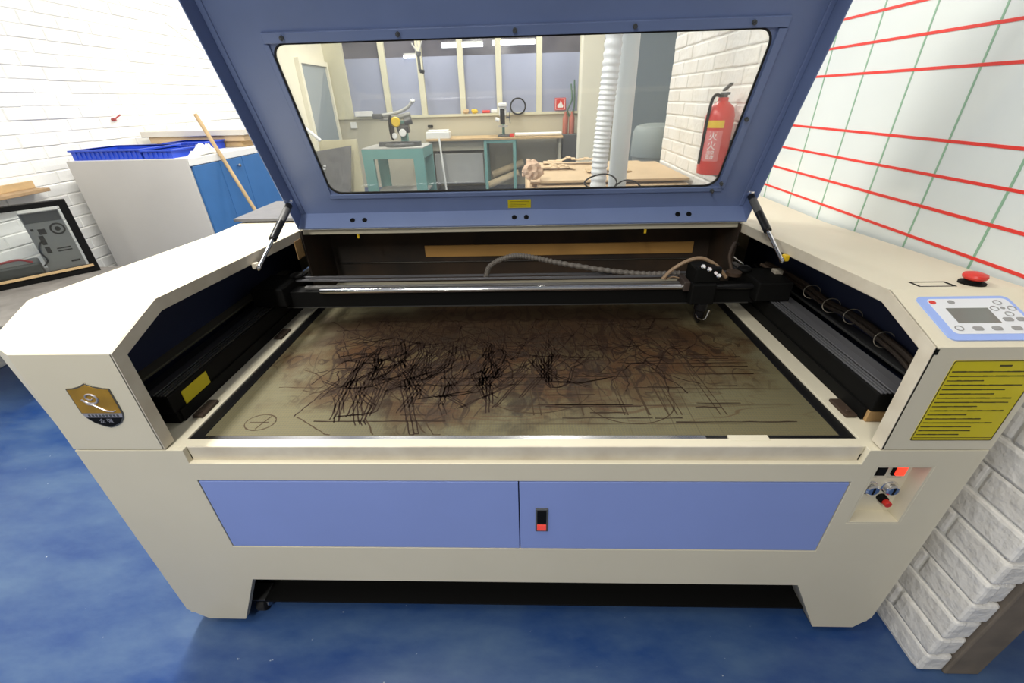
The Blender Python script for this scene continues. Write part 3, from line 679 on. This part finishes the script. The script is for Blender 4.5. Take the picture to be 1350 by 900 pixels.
# dark plate lying on the left tower
b = B(); b.box(-1.005,-.745,.865,1.17,.922,.932); pl = tag(centre(b.build('slate_plate', mat('slate',(.13,.13,.145),.45,noise=.15,nscale=30), bevel=.001)), 'dark grey flat plate lying at the rear of the machine top, left of the lid', 'plate')
# ------------------------------------------------------------------ exhaust hose and pipe behind the machine
t = thing('exhaust_hose', 'white corrugated exhaust hose rising behind the open lid', 'hose', (.36,1.62,0))
path = bez([(.392,1.60,.02),(.390,1.60,.5),(.390,1.60,.95),(.399,1.60,1.2),(.413,1.60,1.5),(.42,1.60,2.2),(.42,1.60,3.19)], 60)
b = B(); b.tube(path, [.037+.0028*math.sin(i*2*math.pi/5) for i in range(len(path))], 24); b.build('corrugated_duct', HOSE, t, smooth=True)
b = B(); b.tube([(.385+.075*math.cos(a),1.50+.02*math.sin(a*2),.925+.035*math.sin(a)) for a in [6.283*k/40 for k in range(40)]], .004, 6, closed=True); 
tag(centre(b.build('black_cable_loop', BLACK, smooth=True)), 'thin black cable loop hanging at the foot of the white hose', 'cable')
b = B(); b.tube(bez([(.46,1.52,.905),(.50,1.53,.925),(.56,1.55,.915),(.60,1.56,.88)]), .004, 6); tag(centre(b.build('black_cable', BLACK, smooth=True)), 'short black cable draped to the right of the white hose foot', 'cable')
b = B(); b.cyl((.500,1.69,0),(.500,1.69,3.2),.045,n=32); tag(centre(b.build('white_pipe', mat('pipe_white',(.66,.70,.72),.35), smooth=True)), 'smooth pale white vertical pipe just right of the corrugated hose', 'pipe')
# ------------------------------------------------------------------ fire extinguisher on the right wall
ex_, ey_, ez_ = .925, 1.60, .935
t = thing('fire_extinguisher', 'red fire extinguisher with yellow and white label hung on the right brick wall', 'fire extinguisher', (ex_,ey_,ez_))
b = B(); b.lathe([(.045,0),(.060,.006),(.062,.02),(.062,.25),(.052,.285),(.028,.305),(.022,.31),(.022,.325)], (ex_,ey_,ez_)); b.build('cylinder', REDP, t, smooth=True)
b = B(); b.cyl((ex_,ey_,ez_+.322),(ex_,ey_,ez_+.345),.016); b.box(ex_-.008,ex_+.008,ey_-.05,ey_+.01,ez_+.335,ez_+.345); b.box(ex_-.008,ex_+.008,ey_-.06,ey_+.01,ez_+.352,ez_+.36, lambda x,y,z:(x,y,z+(ey_-y)*.35)); b.build('valve_lever', DGREY, t, bevel=.002)
b = B(); b.tube(bez([(ex_-.01,ey_-.01,ez_+.33),(ex_-.05,ey_-.02,ez_+.33),(ex_-.062,ey_-.02,ez_+.26),(ex_-.064,ey_-.01,ez_+.05)]), .007, 8); b.build('hose', BLACK, t, smooth=True)
def CF(r): 
    def f(a,c,t_): an = -2.05+a/.062; return (ex_+(r+t_)*math.cos(an), ey_+(r+t_)*math.sin(an), ez_+c)
    return f
def wrap(a0,a1,z0_,z1_,r,name,m):
    b = B(); n = 10; f = CF(r)
    for i in range(n):
        p, q = a0+(a1-a0)*i/n, a0+(a1-a0)*(i+1)/n
        b.face([f(p,z0_,0),f(q,z0_,0),f(q,z1_,0),f(p,z1_,0)])
    return b.build(name, m, t)
wrap(-.045,.030,.205,.235,.0628,'yellow_band',YELP)
wrap(-.045,.030,.065,.195,.0626,'label_field',mat('pink_label',(.70,.20,.20),.5))
text_mesh('label_characters', '灭\n火\n器', .040, WHITE, t, lambda x,y,z: CF(.0632)(x-.008,y+.130,0))
b = B(); b.box(ex_+.056,1.0,ey_-.02,ey_+.02,ez_+.12,ez_+.15); b.box(ex_+.03,1.0,ey_-.03,ey_+.03,ez_-.012,ez_-.001); b.build('wall_bracket', DGREY, t)
# ------------------------------------------------------------------ cardboard table behind the machine at the right
t = thing('packing_table', 'low wooden table holding the cardboard behind the machine', 'table', (.5,2.4,0))
b = B(); b.box(.03,.97,1.90,2.98,.74,.77); b.build('tabletop', WOOD, t, bevel=.003)
for x in (.07,.93):
    for y in (1.95,2.93): b = B(); b.box(x-.025,x+.025,y-.025,y+.025,0,.74); b.build('leg', WOOD, t)
sheets = [(.05,.96,1.93,2.92,'bottom sheet of the cardboard pile on the table'),(.07,.95,1.95,2.85,'second cardboard sheet up from the table'),(.04,.93,1.98,2.90,'middle cardboard sheet of the pile'),(.10,.97,1.96,2.80,'cardboard sheet below the two topmost ones'),(.06,.90,2.05,2.93,'cardboard sheet second from the top'),(.12,.98,2.00,2.75,'topmost cardboard sheet of the pile')]
z = .7705
for i,(x0_,x1_,y0_,y1_,lb) in enumerate(sheets):
    b = B(); b.box(x0_,x1_,y0_,y1_,z,z+.0138); o = centre(b.build('cardboard_sheet', CARD, bevel=.002)); tag(o, 'flat tan '+lb, 'cardboard', 'cardboard sheets piled on the table'); z += .0145
def blobm(c, rx, ry, rz, name, m, seed, amp=.25):
    r = random.Random(seed); b = B(); bmesh.ops.create_icosphere(b.bm, subdivisions=3, radius=1)
    from mathutils import noise as nz
    for v in b.bm.verts:
        k = 1+amp*nz.noise(v.co*2.2+Vector((seed*3.1,0,0))); v.co = Vector((v.co.x*rx*k+c[0], v.co.y*ry*k+c[1], max(v.co.z*rz*k+c[2], c[2]-rz*.9)))
    return centre(b.build(name, m))
tag(blobm((.07,2.02,.910),.055,.05,.055,'paper_bag',BAG,4,.6), 'crumpled brown paper bag on the left end of the cardboard pile', 'bag')
for i,(x0_,x1_,y_,dz,lb) in enumerate(((.12,.36,2.45,.020,'curled tan offcut beside the paper bag on the cardboard'),(.42,.70,2.30,.012,'jagged wood offcut right of the hose on the cardboard'),(.16,.62,2.70,.03,'long bent cardboard strip at the rear of the pile'))):
    b = B(); n = 14
    for k in range(n):
        a, c = k/n, (k+1)/n; f = lambda u: (x0_+(x1_-x0_)*u, z+.004+dz*math.sin(u*math.pi)*(1+.3*math.sin(u*19)))
        (xa,za),(xb,zb) = f(a),f(c); wv = .05+.02*math.sin(k*2.1+i)
        b.box(xa,xb,y_-wv,y_+.05,0,.004, lambda X,Y_,Z_: (X, Y_, (za if X == xa else zb)+Z_))
    tag(centre(b.build('cardboard_offcut', CARD if i != 1 else WOOD, doubles=False)), lb, 'offcut', 'offcuts on the cardboard pile')
# ------------------------------------------------------------------ teal saw stand and mitre saw
tx0, tx1, ty0, ty1, tz = -2.09, -1.285, 5.35, 6.0, .76
t = thing('saw_stand', 'teal steel stand with open front, under the mitre saw', 'stand', ((tx0+tx1)/2,5.6,0))
b = B(); b.box(tx0,tx1,ty0,ty1,tz-.012,tz); b.build('top_plate', GREY, t, bevel=.002)
b = B(); b.box(tx0,tx1,ty0,ty0+.03,tz-.13,tz-.012); b.box(tx0,tx0+.03,ty0,ty1,tz-.13,tz-.012); b.box(tx1-.03,tx1,ty0,ty1,tz-.13,tz-.012); b.box(tx0,tx1,ty1-.03,ty1,tz-.13,tz-.012); b.build('apron', TEAL, t, bevel=.003)
for x in (tx0,tx1-.14):
    for y in (ty0,ty1-.05): b = B(); b.box(x,x+.14,y,y+.05,0,tz-.13); b.build('leg', TEAL, t, bevel=.003)
b = B(); b.box(tx0+.05,tx1-.05,ty0+.05,ty1-.05,.18,.20); b.build('shelf', GREY, t)
t = thing('mitre_saw', 'dark mitre saw with yellow disc and raised arm on the teal stand', 'saw', (-1.62,5.6,tz))
sx_, sy_ = -1.66, 5.6
b = B(); b.lathe([(.20,0),(.20,.03),(.17,.045),(0,.045)], (sx_+.03,sy_,tz)); b.box(sx_-.26,sx_+.30,sy_-.02,sy_+.06,tz,tz+.055); b.build('base', DGREY, t, bevel=.004)
b = B(); b.box(sx_+.03,sx_+.12,sy_+.05,sy_+.13,tz+.04,tz+.30); b.build('post', TEAL, t, bevel=.01)
b = B(); b.lathe([(.14,-.012),(.15,0),(.14,.012)], (sx_-.06,sy_,tz+.22), (1,.1,0), 32); b.build('blade_guard', BLACK, t, smooth=True)
b = B(); b.lathe([(.058,-.02),(.062,0),(.05,.02)], (sx_+.02,sy_-.06,tz+.29), (.2,-1,0), 24); b.build('yellow_disc', YELP, t, smooth=True)
b = B(); b.cyl((sx_+.02,sy_,tz+.20),(sx_+.17,sy_,tz+.22),.06); b.cyl((sx_+.12,sy_-.02,tz+.29),(sx_+.22,sy_,tz+.31),.05); b.build('motor', SATIN, t, bevel=.01)
b = B(); b.cyl((sx_+.10,sy_-.07,tz+.165),(sx_+.10,sy_-.10,tz+.165),.045); b.cyl((sx_-.01,sy_-.07,tz+.13),(sx_-.01,sy_-.10,tz+.13),.035); b.build('clamp_knob', WHITE, t, bevel=.006)
b = B(); b.tube(bez([(sx_-.24,sy_,tz+.365),(sx_-.10,sy_,tz+.375),(sx_+.06,sy_,tz+.40),(sx_+.18,sy_,tz+.45),(sx_+.24,sy_,tz+.50)]), .020, 10); b.tube(bez([(sx_-.20,sy_+.03,tz+.33),(sx_,sy_+.03,tz+.34),(sx_+.20,sy_+.03,tz+.38)]), .025, 10); b.build('arm', GREY, t, smooth=True)
b = B(); b.box(sx_-.29,sx_-.15,sy_-.03,sy_+.03,tz+.33,tz+.39); b.build('handle', DGREY, t, bevel=.015)
b = B(); b.lathe([(0,-.03),(.03,-.01),(.03,.01),(0,.03)], (sx_+.26,sy_,tz+.52)); b.build('knob', WHITE, t, smooth=True)
# ------------------------------------------------------------------ long workbench along the rear wall
t = thing('workbench', 'long pale workbench with thin top along the rear wall', 'workbench', (-.45,6.7,0))
b = B(); b.box(-1.46,.60,6.42,7.0,.745,.775); b.build('worktop', WOOD, t, bevel=.004)
b = B(); b.box(-1.40,-.58,6.55,7.0,.60,.745); b.build('drawer_box', BEIGE, t, bevel=.004)
for x in (-.57,-.13):
    for y in (6.46,6.94): b = B(); b.box(x-.022,x+.022,y-.022,y+.022,0,.745); b.build('leg', TEAL, t)
b = B(); b.box(-.57,-.13,6.44,6.48,.70,.745); b.build('cross_rail', TEAL, t)
for x in (-1.42,.56): b = B(); b.box(x-.02,x+.02,6.5,6.95,0,.745); b.build('end_panel', BEIGE, t)
b = B(); b.box(-1.38,-.62,6.55,6.98,.12,.56); tag(centre(b.build('storage_chest', GREY, bevel=.01)), 'grey chest standing under the left part of the workbench', 'chest')
b = B(); b.box(-1.455,-1.10,6.44,6.62,.775,.87); b.box(-1.43,-1.12,6.46,6.60,.87,.895); tag(centre(b.build('white_box', WHITE, bevel=.01)), 'white oblong box on the left end of the workbench', 'box')
b = B(); b.cyl((-1.20,6.33,.0),(-1.25,6.385,.80),.014); tag(centre(b.build('white_pole', WHITE)), 'thin white pole leaning against the left end of the workbench', 'pole')
b = B(); b.cyl((-.10,6.55,.803),(.58,6.55,.803),.025); b.cyl((-.12,6.55,.803),(-.10,6.55,.803),.0265); tag(centre(b.build('white_tube', WHITE)), 'long white tube lying on the right half of the workbench', 'tube')
b = B(); b.box(-.20,-.13,6.50,6.56,.775,.82); tag(centre(b.build('red_block', REDP, bevel=.01)), 'small red block between drill press and white tube', 'block')
for i,(x,y_,zz,lb) in enumerate(((-.52,6.62,.0,'front roll of cream sheeting under the workbench legs'),(-.45,6.82,.13,'upper roll of cream sheeting leaning under the workbench'))):
    b = B(); b.cyl((x-.05,y_,zz+.07),(x+.45,y_+.05,zz+.24),.055); tag(centre(b.build('sheeting_roll', mat('cream_roll',(.62,.50,.33),.8))), lb, 'roll', 'rolls of sheeting under the workbench')
# drill press
dx, dy, dz = -.30, 6.66, .775
t = thing('drill_press', 'small bench drill press standing in the middle of the workbench', 'drill press', (dx,dy,dz))
b = B(); b.box(dx-.08,dx+.10,dy-.12,dy+.10,dz,dz+.025); b.build('base', DGREY, t, bevel=.006)
b = B(); b.cyl((dx,dy+.05,dz),(dx,dy+.05,dz+.42),.022); b.build('column', TEAL, t)
b = B(); b.box(dx-.05,dx+.05,dy-.13,dy+.10,dz+.28,dz+.40); b.box(dx-.065,dx+.065,dy-.15,dy+.11,dz+.40,dz+.45); b.build('head', WHITE, t, bevel=.012)
b = B(); b.box(dx-.035,dx+.035,dy-.135,dy-.13,dz+.17,dz+.38); b.cyl((dx,dy-.10,dz+.28),(dx,dy-.10,dz+.17),.018); b.build('chuck', BLACK, t)
b = B(); b.box(dx-.07,dx+.07,dy-.12,dy+.03,dz+.13,dz+.15); b.build('table_plate', GREY, t)
b = B(); b.cyl((dx+.05,dy-.06,dz+.26),(dx+.10,dy-.06,dz+.26),.014)
for a in (0,2.1,4.2): b.cyl((dx+.10,dy-.06,dz+.26),(dx+.11,dy-.06+.09*math.cos(a),dz+.26+.09*math.sin(a)),.007)
b.build('feed_handle', DGREY, t)
b = B(); b.cyl((dx-.05,dy-.1,dz+.22),(dx-.11,dy-.1,dz+.24),.03); b.build('depth_knob', WHITE, t, bevel=.005)
b = B(); b.tube([(-.075+.115*math.cos(a),YB-.045,1.17+.11*math.sin(a)) for a in [6.283*k/40 for k in range(40)]], .011, 8, closed=True); tag(centre(b.build('cable_coil', BLACK, smooth=True)), 'round black cable coil hung on the rear wall beside the drill press', 'cable')
# things on the sill and rear wall
t = thing('fire_sign', 'red square sign with pale flame symbol on the rear wall ledge', 'sign', (.585,YB-.05,1.10))
b = B(); b.box(.50,.67,YB-.045,YB-.03,1.10,1.27); b.build('plate', REDP, t, bevel=.004)
b = B(); b.plate(rect(.512,.658,1.112,1.258), [rect(.518,.652,1.118,1.252)], -.0465, -.045, lambda a,c,t_: (a,YB+t_,c))
b.plate([(.545,1.135),(.625,1.135),(.632,1.165),(.612,1.185),(.605,1.205),(.588,1.235),(.578,1.20),(.562,1.19),(.540,1.165)], [], -.0465, -.045, lambda a,c,t_: (a,YB+t_,c)); b.build('flame_symbol', WHITE, t)
b = B(); b.box(-2.66,-2.38,YB-.08,YB-.0301,1.085,1.16); tag(centre(b.build('white_sill_box', WHITE, bevel=.006)), 'flat white box on the rear sill at its left end', 'box')
b = B(); b.box(-2.78,-2.68,YB-.03,YB,.92,1.01); tag(centre(b.build('wall_socket', WHITE, bevel=.006)), 'small white wall socket under the left end of the rear sill', 'socket')
b = B(); b.box(-1.53,-1.45,YB-.03,YB,.90,.94); tag(centre(b.build('wall_hook', BLACK, bevel=.006)), 'small black hook on the rear wall right of the saw', 'hook')
for i,(x,c_,lb) in enumerate(((-.90,WOOD,'tan lump'),(-.76,YELP,'yellow lump'))):
    tag(blobm((x,YB-.075 if False else YB-.015,1.115),.05,.03,.035,'tape_roll',c_,9+i,.4), lb+' on the rear sill left of the drill press', 'clutter')
b = B(); b.cyl((-.64,YB-.0,1.105),(-.52,YB-.0,1.105),.022); tag(centre(b.build('red_tube', REDP)), 'short red tube on the rear sill left of the drill press', 'tube')
b = B(); b.box(-.50,-.40,YB-.03,YB+.03,1.085,1.14); tag(centre(b.build('white_tub', WHITE, bevel=.012)), 'little white tub on the rear sill beside the red tube', 'tub')
# pull-down balancer hanging before the window
t = thing('spring_balancer', 'grey spring balancer hanging on a cord before the second window post', 'balancer', (-1.50,6.75,1.65))
b = B(); b.tube(bez([(-1.50,6.75,1.66),(-1.50,6.75,1.82),(-1.49,6.75,1.90)]), [.02]*30+[.034]*19, 10); b.build('body', DGREY, t, smooth=True)
b = B(); b.cyl((-1.49,6.75,1.86),(-1.58,6.75,2.0),.012); b.cyl((-1.49,6.75,1.86),(-1.42,6.75,2.05),.009); b.cyl((-1.50,6.75,1.95),(-1.50,6.75,3.2),.006); b.build('suspension_rod', GREY, t)
b = B(); b.cyl((-1.50,6.75,1.66),(-1.44,6.75,1.65),.025); b.build('plug', BLACK, t)
# lamp reflections in the dark upper panes, modelled as glowing tubes
for x0_,x1_,zz,lb in ((-1.20,-.585,1.99,'middle tube lamp reflection in the dark upper panes'),(-.44,.19,2.00,'longest tube lamp reflection in the upper panes, toward the duct'),(-1.79,-1.58,1.865,'short tube lamp reflection beside the spring balancer')):
    t = thing('tube_lamp_reflection', lb, 'lamp', ((x0_+x1_)/2,YB+.0,zz), 'tube lamp reflections in the upper panes')
    b = B(); b.cyl((x0_,YB+.02,zz),(x1_,YB+.02,zz),.028 if x1_-x0_>.3 else .02); b.build('reflected_tube', TUBE, t)
    b = B(); b.box(x0_,x1_,YB+.02,YB+.05,zz+.025,zz+.045); b.build('reflected_fitting', GREY, t)
# tools and cords hanging at the right end of the rear wall
b = B(); b.tube(bez([(.74,YB-.05,1.45),(.76,YB-.07,1.25),(.70,YB-.07,1.10),(.74,YB-.05,1.02),(.80,YB-.05,1.15),(.79,YB-.05,1.5)]), .012, 8); tag(centre(b.build('green_cord', mat('green_rubber',(.08,.16,.10),.6), smooth=True)), 'dark green cord hanging in a loop beside the fire sign', 'cord')
for i,(x,c_) in enumerate(((.66,REDP),(.76,BROWN))):
    b = B(); b.lathe([(.038,0),(.042,.02),(.042,.22),(.018,.27),(.018,.31)], (x,6.86,.775 if i == 0 else .775)); 
    tag(centre(b.build('spray_can', mat('dull_red%d'%i,(.42,.12,.08),.5), smooth=True)), ('left' if i == 0 else 'right')+' dull red can of the pair under the green cord', 'can', 'pair of dull red cans')
b = B(); b.box(.61,.88,6.74,6.98,.0,.775); tag(centre(b.build('tool_cabinet', DGREY, bevel=.01)), 'dark narrow cabinet at the right end of the workbench', 'cabinet')
b = B(); b.box(.885,1.02,4.96,5.10,1.2,2.9); tag(centre(b.build('hanging_board', mat('pinkish_board',(.55,.44,.34),.7))), 'pinkish tan board fixed high on the cream column', 'board')
# grey drum by the far door
t = thing('grey_drum', 'grey-green rounded drum standing beyond the end of the right wall', 'drum', (1.24,3.75,0))
b = B(); b.lathe([(.19,0),(.20,.03),(.20,.78),(.19,.80)], (1.24,3.75,0)); b.build('body', mat('drum_grey',(.22,.25,.25),.5), t, smooth=True)
b = B(); b.lathe([(.215,.78),(.22,.82),(.215,.98),(.19,1.03),(.12,1.05),(0,1.05)], (1.24,3.75,0)); b.build('lid_cover', mat('drum_lid',(.26,.30,.30),.45), t, smooth=True)
# panels leaning at the left rear
b = B(); b.box(-2.07,-1.68,4.0,4.03,0,.955, lambda x,y,z: (x,y+(.955-z)*-.10+.1,z)); tag(centre(b.build('cream_board', mat('cream_board',(.58,.53,.35),.7))), 'cream board leaning behind the grey stone slab', 'board')
t = thing('grey_slab', 'dark grey slab with white print leaning in front of the cream board', 'slab', (-1.9,3.9,0))
sl = lambda x,y,z: (x,y+(.93-z)*-.10+.02,z)
b = B(); b.plate([(-2.12,0),(-1.86,0),(-1.70,.91),(-2.12,.86)], [], 3.96, 3.98, lambda a,c,t_: sl(a,t_,c)); b.build('slab', mat('stone_grey',(.20,.195,.185),.6,noise=.3,nscale=10), t)
b = B()
for k in range(9): b.plate(rect(-2.04,-2.015,.50+k*.028,.518+k*.028), [], 3.957, 3.9595, lambda a,c,t_: sl(a+.03*math.sin(k),t_,c))
b.build('printed_text', WHITE, t)
b = B(); b.cyl((-2.16,3.9,1.15),(-1.97,3.93,.965),.016); b.cyl((-2.16,3.9,1.15),(-2.9,3.95,1.16),.012) if False else None
b.cyl((-1.97,3.93,.965),(-1.99,3.95,.0),.008) if False else None
b.cyl((-2.16,3.9,1.15),(-2.95,3.7,1.90),.010)
tag(centre(b.build('white_rod', WHITE)), 'slanting white rod above the grey slab, leaning from the left wall', 'rod')
# ------------------------------------------------------------------ left cabinet and what lies on it
cx0, cx1, cy0, cy1, cz = -2.87, -2.09, 2.2, 3.95, .955
t = thing('storage_cabinet', 'grey-white cabinet with blue doors along the left brick wall', 'cabinet', ((cx0+cx1)/2,3.0,0))
b = B(); b.box(cx0,cx1-.012,cy0+.012,cy1,.03,cz); b.build('carcass', CABW, t)
b = B(); b.box(cx0,cx1,cy0,cy0+.012,.0,cz+.045); b.build('end_panel', CABW, t, bevel=.003)
b = B(); b.box(cx0,cx1+.004,cy0+.012,cy1,cz,cz+.045); b.build('worktop', WHITE, t, bevel=.003)
y = cy0+.03
for k,w_ in enumerate((.27,.27,.44,.44)):
    b = B(); b.box(cx1-.012,cx1+.004,y,y+w_-.005,.06,cz-.004); d = b.build('door', CABB, t, bevel=.002)
    b = B(); yy = y+w_-.06 if k % 2 == 0 else y+.19; b.lathe([(.006,0),(.006,.012),(.013,.016),(.011,.022),(0,.024)], (cx1+.004,yy if k else y+w_-.05,cz-.055 if k else .5), (1,0,0), 14); b.build('door_knob', ALU, d, smooth=True)
    y += w_
def tray(x0_,x1_,y0_,y1_,h,lb):
    z0_ = 1.0; t = thing('plastic_tray', lb, 'tray', ((x0_+x1_)/2,(y0_+y1_)/2,z0_), 'blue plastic trays on the cabinet')
    b = B(); b.plate(rect(x0_,x1_,y0_,y1_), [rect(x0_+.012,x1_-.012,y0_+.012,y1_-.012)], z0_, z0_+h, lambda a,c,t_: (a,c,t_)); b.box(x0_+.01,x1_-.01,y0_+.01,y1_-.01,z0_,z0_+.005)
    n = int((x1_-x0_)/.03)
    for k in range(1,n): xx = x0_+(x1_-x0_)*k/n; b.box(xx-.003,xx+.003,y0_-.006,y0_,z0_+.008,z0_+h-.012)
    b.build('shell', BTRAY, t); b = B(); b.plate(rect(x0_-.01,x1_+.01,y0_-.01,y1_+.01), [rect(x0_+.012,x1_-.012,y0_+.012,y1_-.012)], z0_+h-.010, z0_+h, lambda a,c,t_: (a,c,t_)); b.build('rim', BTRAY, t, bevel=.002)
tray(-2.85,-2.40,2.24,2.60,.060,'large blue plastic tray at the front left of the cabinet top')
tray(-2.385,-2.20,2.24,2.56,.052,'small blue plastic tray at the front, beside the white cloth')
tray(-2.60,-2.30,2.72,2.95,.06,'half hidden blue plastic tray behind the white cloth')
def cloth():
    from mathutils import noise as nz
    b = B(); n = 14; V = [[b.bm.verts.new((-2.165+.06*i/n, 2.30+.30*j/n, 1.002+.055*max(0,math.sin(i/n*3.1)*math.sin(j/n*3.1))*(1+.9*nz.noise(Vector((i*.5,j*.5,0)))))) for j in range(n+1)] for i in range(n+1)]
    for i in range(n):
        for j in range(n): b.bm.faces.new((V[i][j],V[i+1][j],V[i+1][j+1],V[i][j+1]))
    return centre(b.build('white_cloth', WHITE, smooth=True, solid=.004))
for v_ in (0,): tag(cloth(), 'crumpled white cloth on the cabinet top between the blue trays', 'cloth')
for k,(x0_,x1_,y0_,y1_,m_,lb) in enumerate(((-2.86,-2.18,2.98,3.60,WOOD,'lowest brown board of the pile on the cabinet'),(-2.89,-2.14,2.96,3.62,CARD,'middle tan board of the pile on the cabinet'),(-2.93,-2.12,2.94,3.64,mat('pale_sheet',(.70,.66,.58),.7),'pale top sheet of the board pile on the cabinet'))):
    b = B(); b.box(x0_,x1_,y0_,y1_,1.001+.042*k,1.001+.042*k+.041); tag(centre(b.build('stored_board', m_, bevel=.004)), lb, 'board', 'boards piled on the cabinet')
b = B(); b.cyl((-2.155,2.52,1.24),(-1.745,2.49,0.03),.0125); t = thing('broom', 'wooden broomstick leaning against the blue cabinet doors', 'broom', (-1.745,2.49,0))
b.build('stick', WOOD, t, smooth=True); b = B(); b.box(-1.90,-1.60,2.465,2.515,.0,.06); b.build('brush', DGREY, t, bevel=.01)
b = B(); b.cyl((XL+.004,2.82,1.215),(XL+.03,2.82,1.215),.010); b.cyl((XL+.02,2.82,1.215),(XL+.03,2.88,1.245),.005)
tag(centre(b.build('wall_peg', mat('dull_red_peg',(.35,.06,.06),.6), bevel=.002)), 'tiny dull red peg on the white brick wall above the blue trays', 'peg')
# ------------------------------------------------------------------ bench at the far left with framed glass and computer
t = thing('side_bench', 'low grey wooden bench by the left brick wall', 'bench', (-2.55,1.4,0))
b = B(); b.box(-2.97,-2.30,1.0,1.79,.41,.45); b.build('bench_top', GWOOD, t, bevel=.004)
for x in (-2.92,-2.35):
    for y in (1.45,1.74): b = B(); b.box(x-.025,x+.025,y-.025,y+.025,0,.41); b.build('leg', BLACK, t)
Pa = Vector((-2.512,1.737,0)); Pb = Vector((-2.90,1.297,0)); dv = (Pb-Pa).normalized(); nv = Vector((dv.y,-dv.x,0)); 
if nv.y > 0: nv = -nv
def GF(a,n,z): v = Pa+dv*a+nv*n; return (v.x,v.y,z)
Lg = (Pb-Pa).length; ZT2 = .858
t = thing('framed_glass', 'black framed glass sheet standing upright on the grey bench', 'glass panel', tuple(Pa+Vector((0,0,.45))))
b = B(); b.plate(rect(0,Lg,.451,ZT2), [rect(.035,Lg-.03,.492,ZT2-.028)], -.02, .02, lambda a,c,t_: GF(a,t_,c)); b.build('frame', BLACK, t, bevel=.003)
b = B(); b.plate(rect(.03,Lg-.02,.485,ZT2-.02), [], -.003, .003, lambda a,c,t_: GF(a,t_,c)); b.build('glass_pane', GLASS, t)
b = B(); b.plate(rect(.02,Lg-.03,.484,.497), [], .0201, .026, lambda a,c,t_: GF(a,t_,c)); b.build('wood_strip', WOOD, t)
# computer tower behind the glass
t = thing('computer_tower', 'grey computer tower seen from the rear behind the framed glass', 'computer', GF(.16,-.2,.45))
q = lambda a,c,t_: GF(a,-.05-t_,c)
b = B(); b.box(.045,.205,.0,.22,.451,.805, lambda a,n,z: GF(a,-.05-n,z)); b.build('case', mat('case_grey',(.38,.38,.37),.5), t, bevel=.003)
b = B(); b.plate(rect(.05,.20,.750,.80), [], -.004, 0, q); b.build('power_supply', DGREY, t)
b = B(); b.plate([(.085+.032*math.cos(a),.705+.032*math.sin(a)) for a in [6.283*k/20 for k in range(20)]], [[(.085+.024*math.cos(a),.705+.024*math.sin(a)) for a in [6.283*k/20 for k in range(20)]]], -.004, 0, q)
b.plate([(.085+.012*math.cos(a),.705+.012*math.sin(a)) for a in [6.283*k/16 for k in range(16)]], [], -.004, 0, q); b.build('fan_grille', BLACK, t)
b = B()
for a,c,w_,h in ((.150,.70,.03,.03),(.185,.715,.012,.012),(.165,.655,.02,.05),(.165,.60,.02,.035),(.10,.60,.06,.006),(.10,.585,.06,.006),(.08,.52,.04,.01)): b.plate(rect(a-w_/2,a+w_/2,c-h/2,c+h/2), [], -.003, 0, q)
b.build('port', BLACK, t)
b = B(); b.tube(bez([q(.165,.655,-.005),q(.185,.64,-.012),q(.20,.60,-.012),q(.19,.55,-.012),q(.215,.52,-.01)]), .004, 6); b.build('cable', BLACK, t)
b = B(); b.box(.225,.50,.02,.18,.451,.545, lambda a,n,z: GF(a,-.03-n,z)); tag(centre(b.build('equipment_case', mat('dark_green',(.03,.045,.04),.4), bevel=.012)), 'dark low equipment case behind the glass, beside the computer', 'case')
b = B(); b.tube(bez([GF(.25,-.06,.55),GF(.30,-.06,.575),GF(.38,-.07,.57),GF(.45,-.08,.58)]), .006, 6); tag(centre(b.build('red_cable', REDP, smooth=True)), 'red cable lying over the dark equipment case', 'cable')
t = thing('wall_shelf', 'brown wooden wall shelf with a raised back on the brick wall above the framed glass', 'shelf', (-2.95,1.8,.87))
b = B(); b.box(XL+.006,-2.90,1.35,2.05,.852,.872); b.build('shelf_board', mat('crate_wood',(.40,.27,.15),.7,noise=.3,nscale=12), t, bevel=.003)
b = B(); b.box(XL+.006,-2.985,1.35,2.05,.872,.915); b.build('back_board', WOOD, t, bevel=.003)
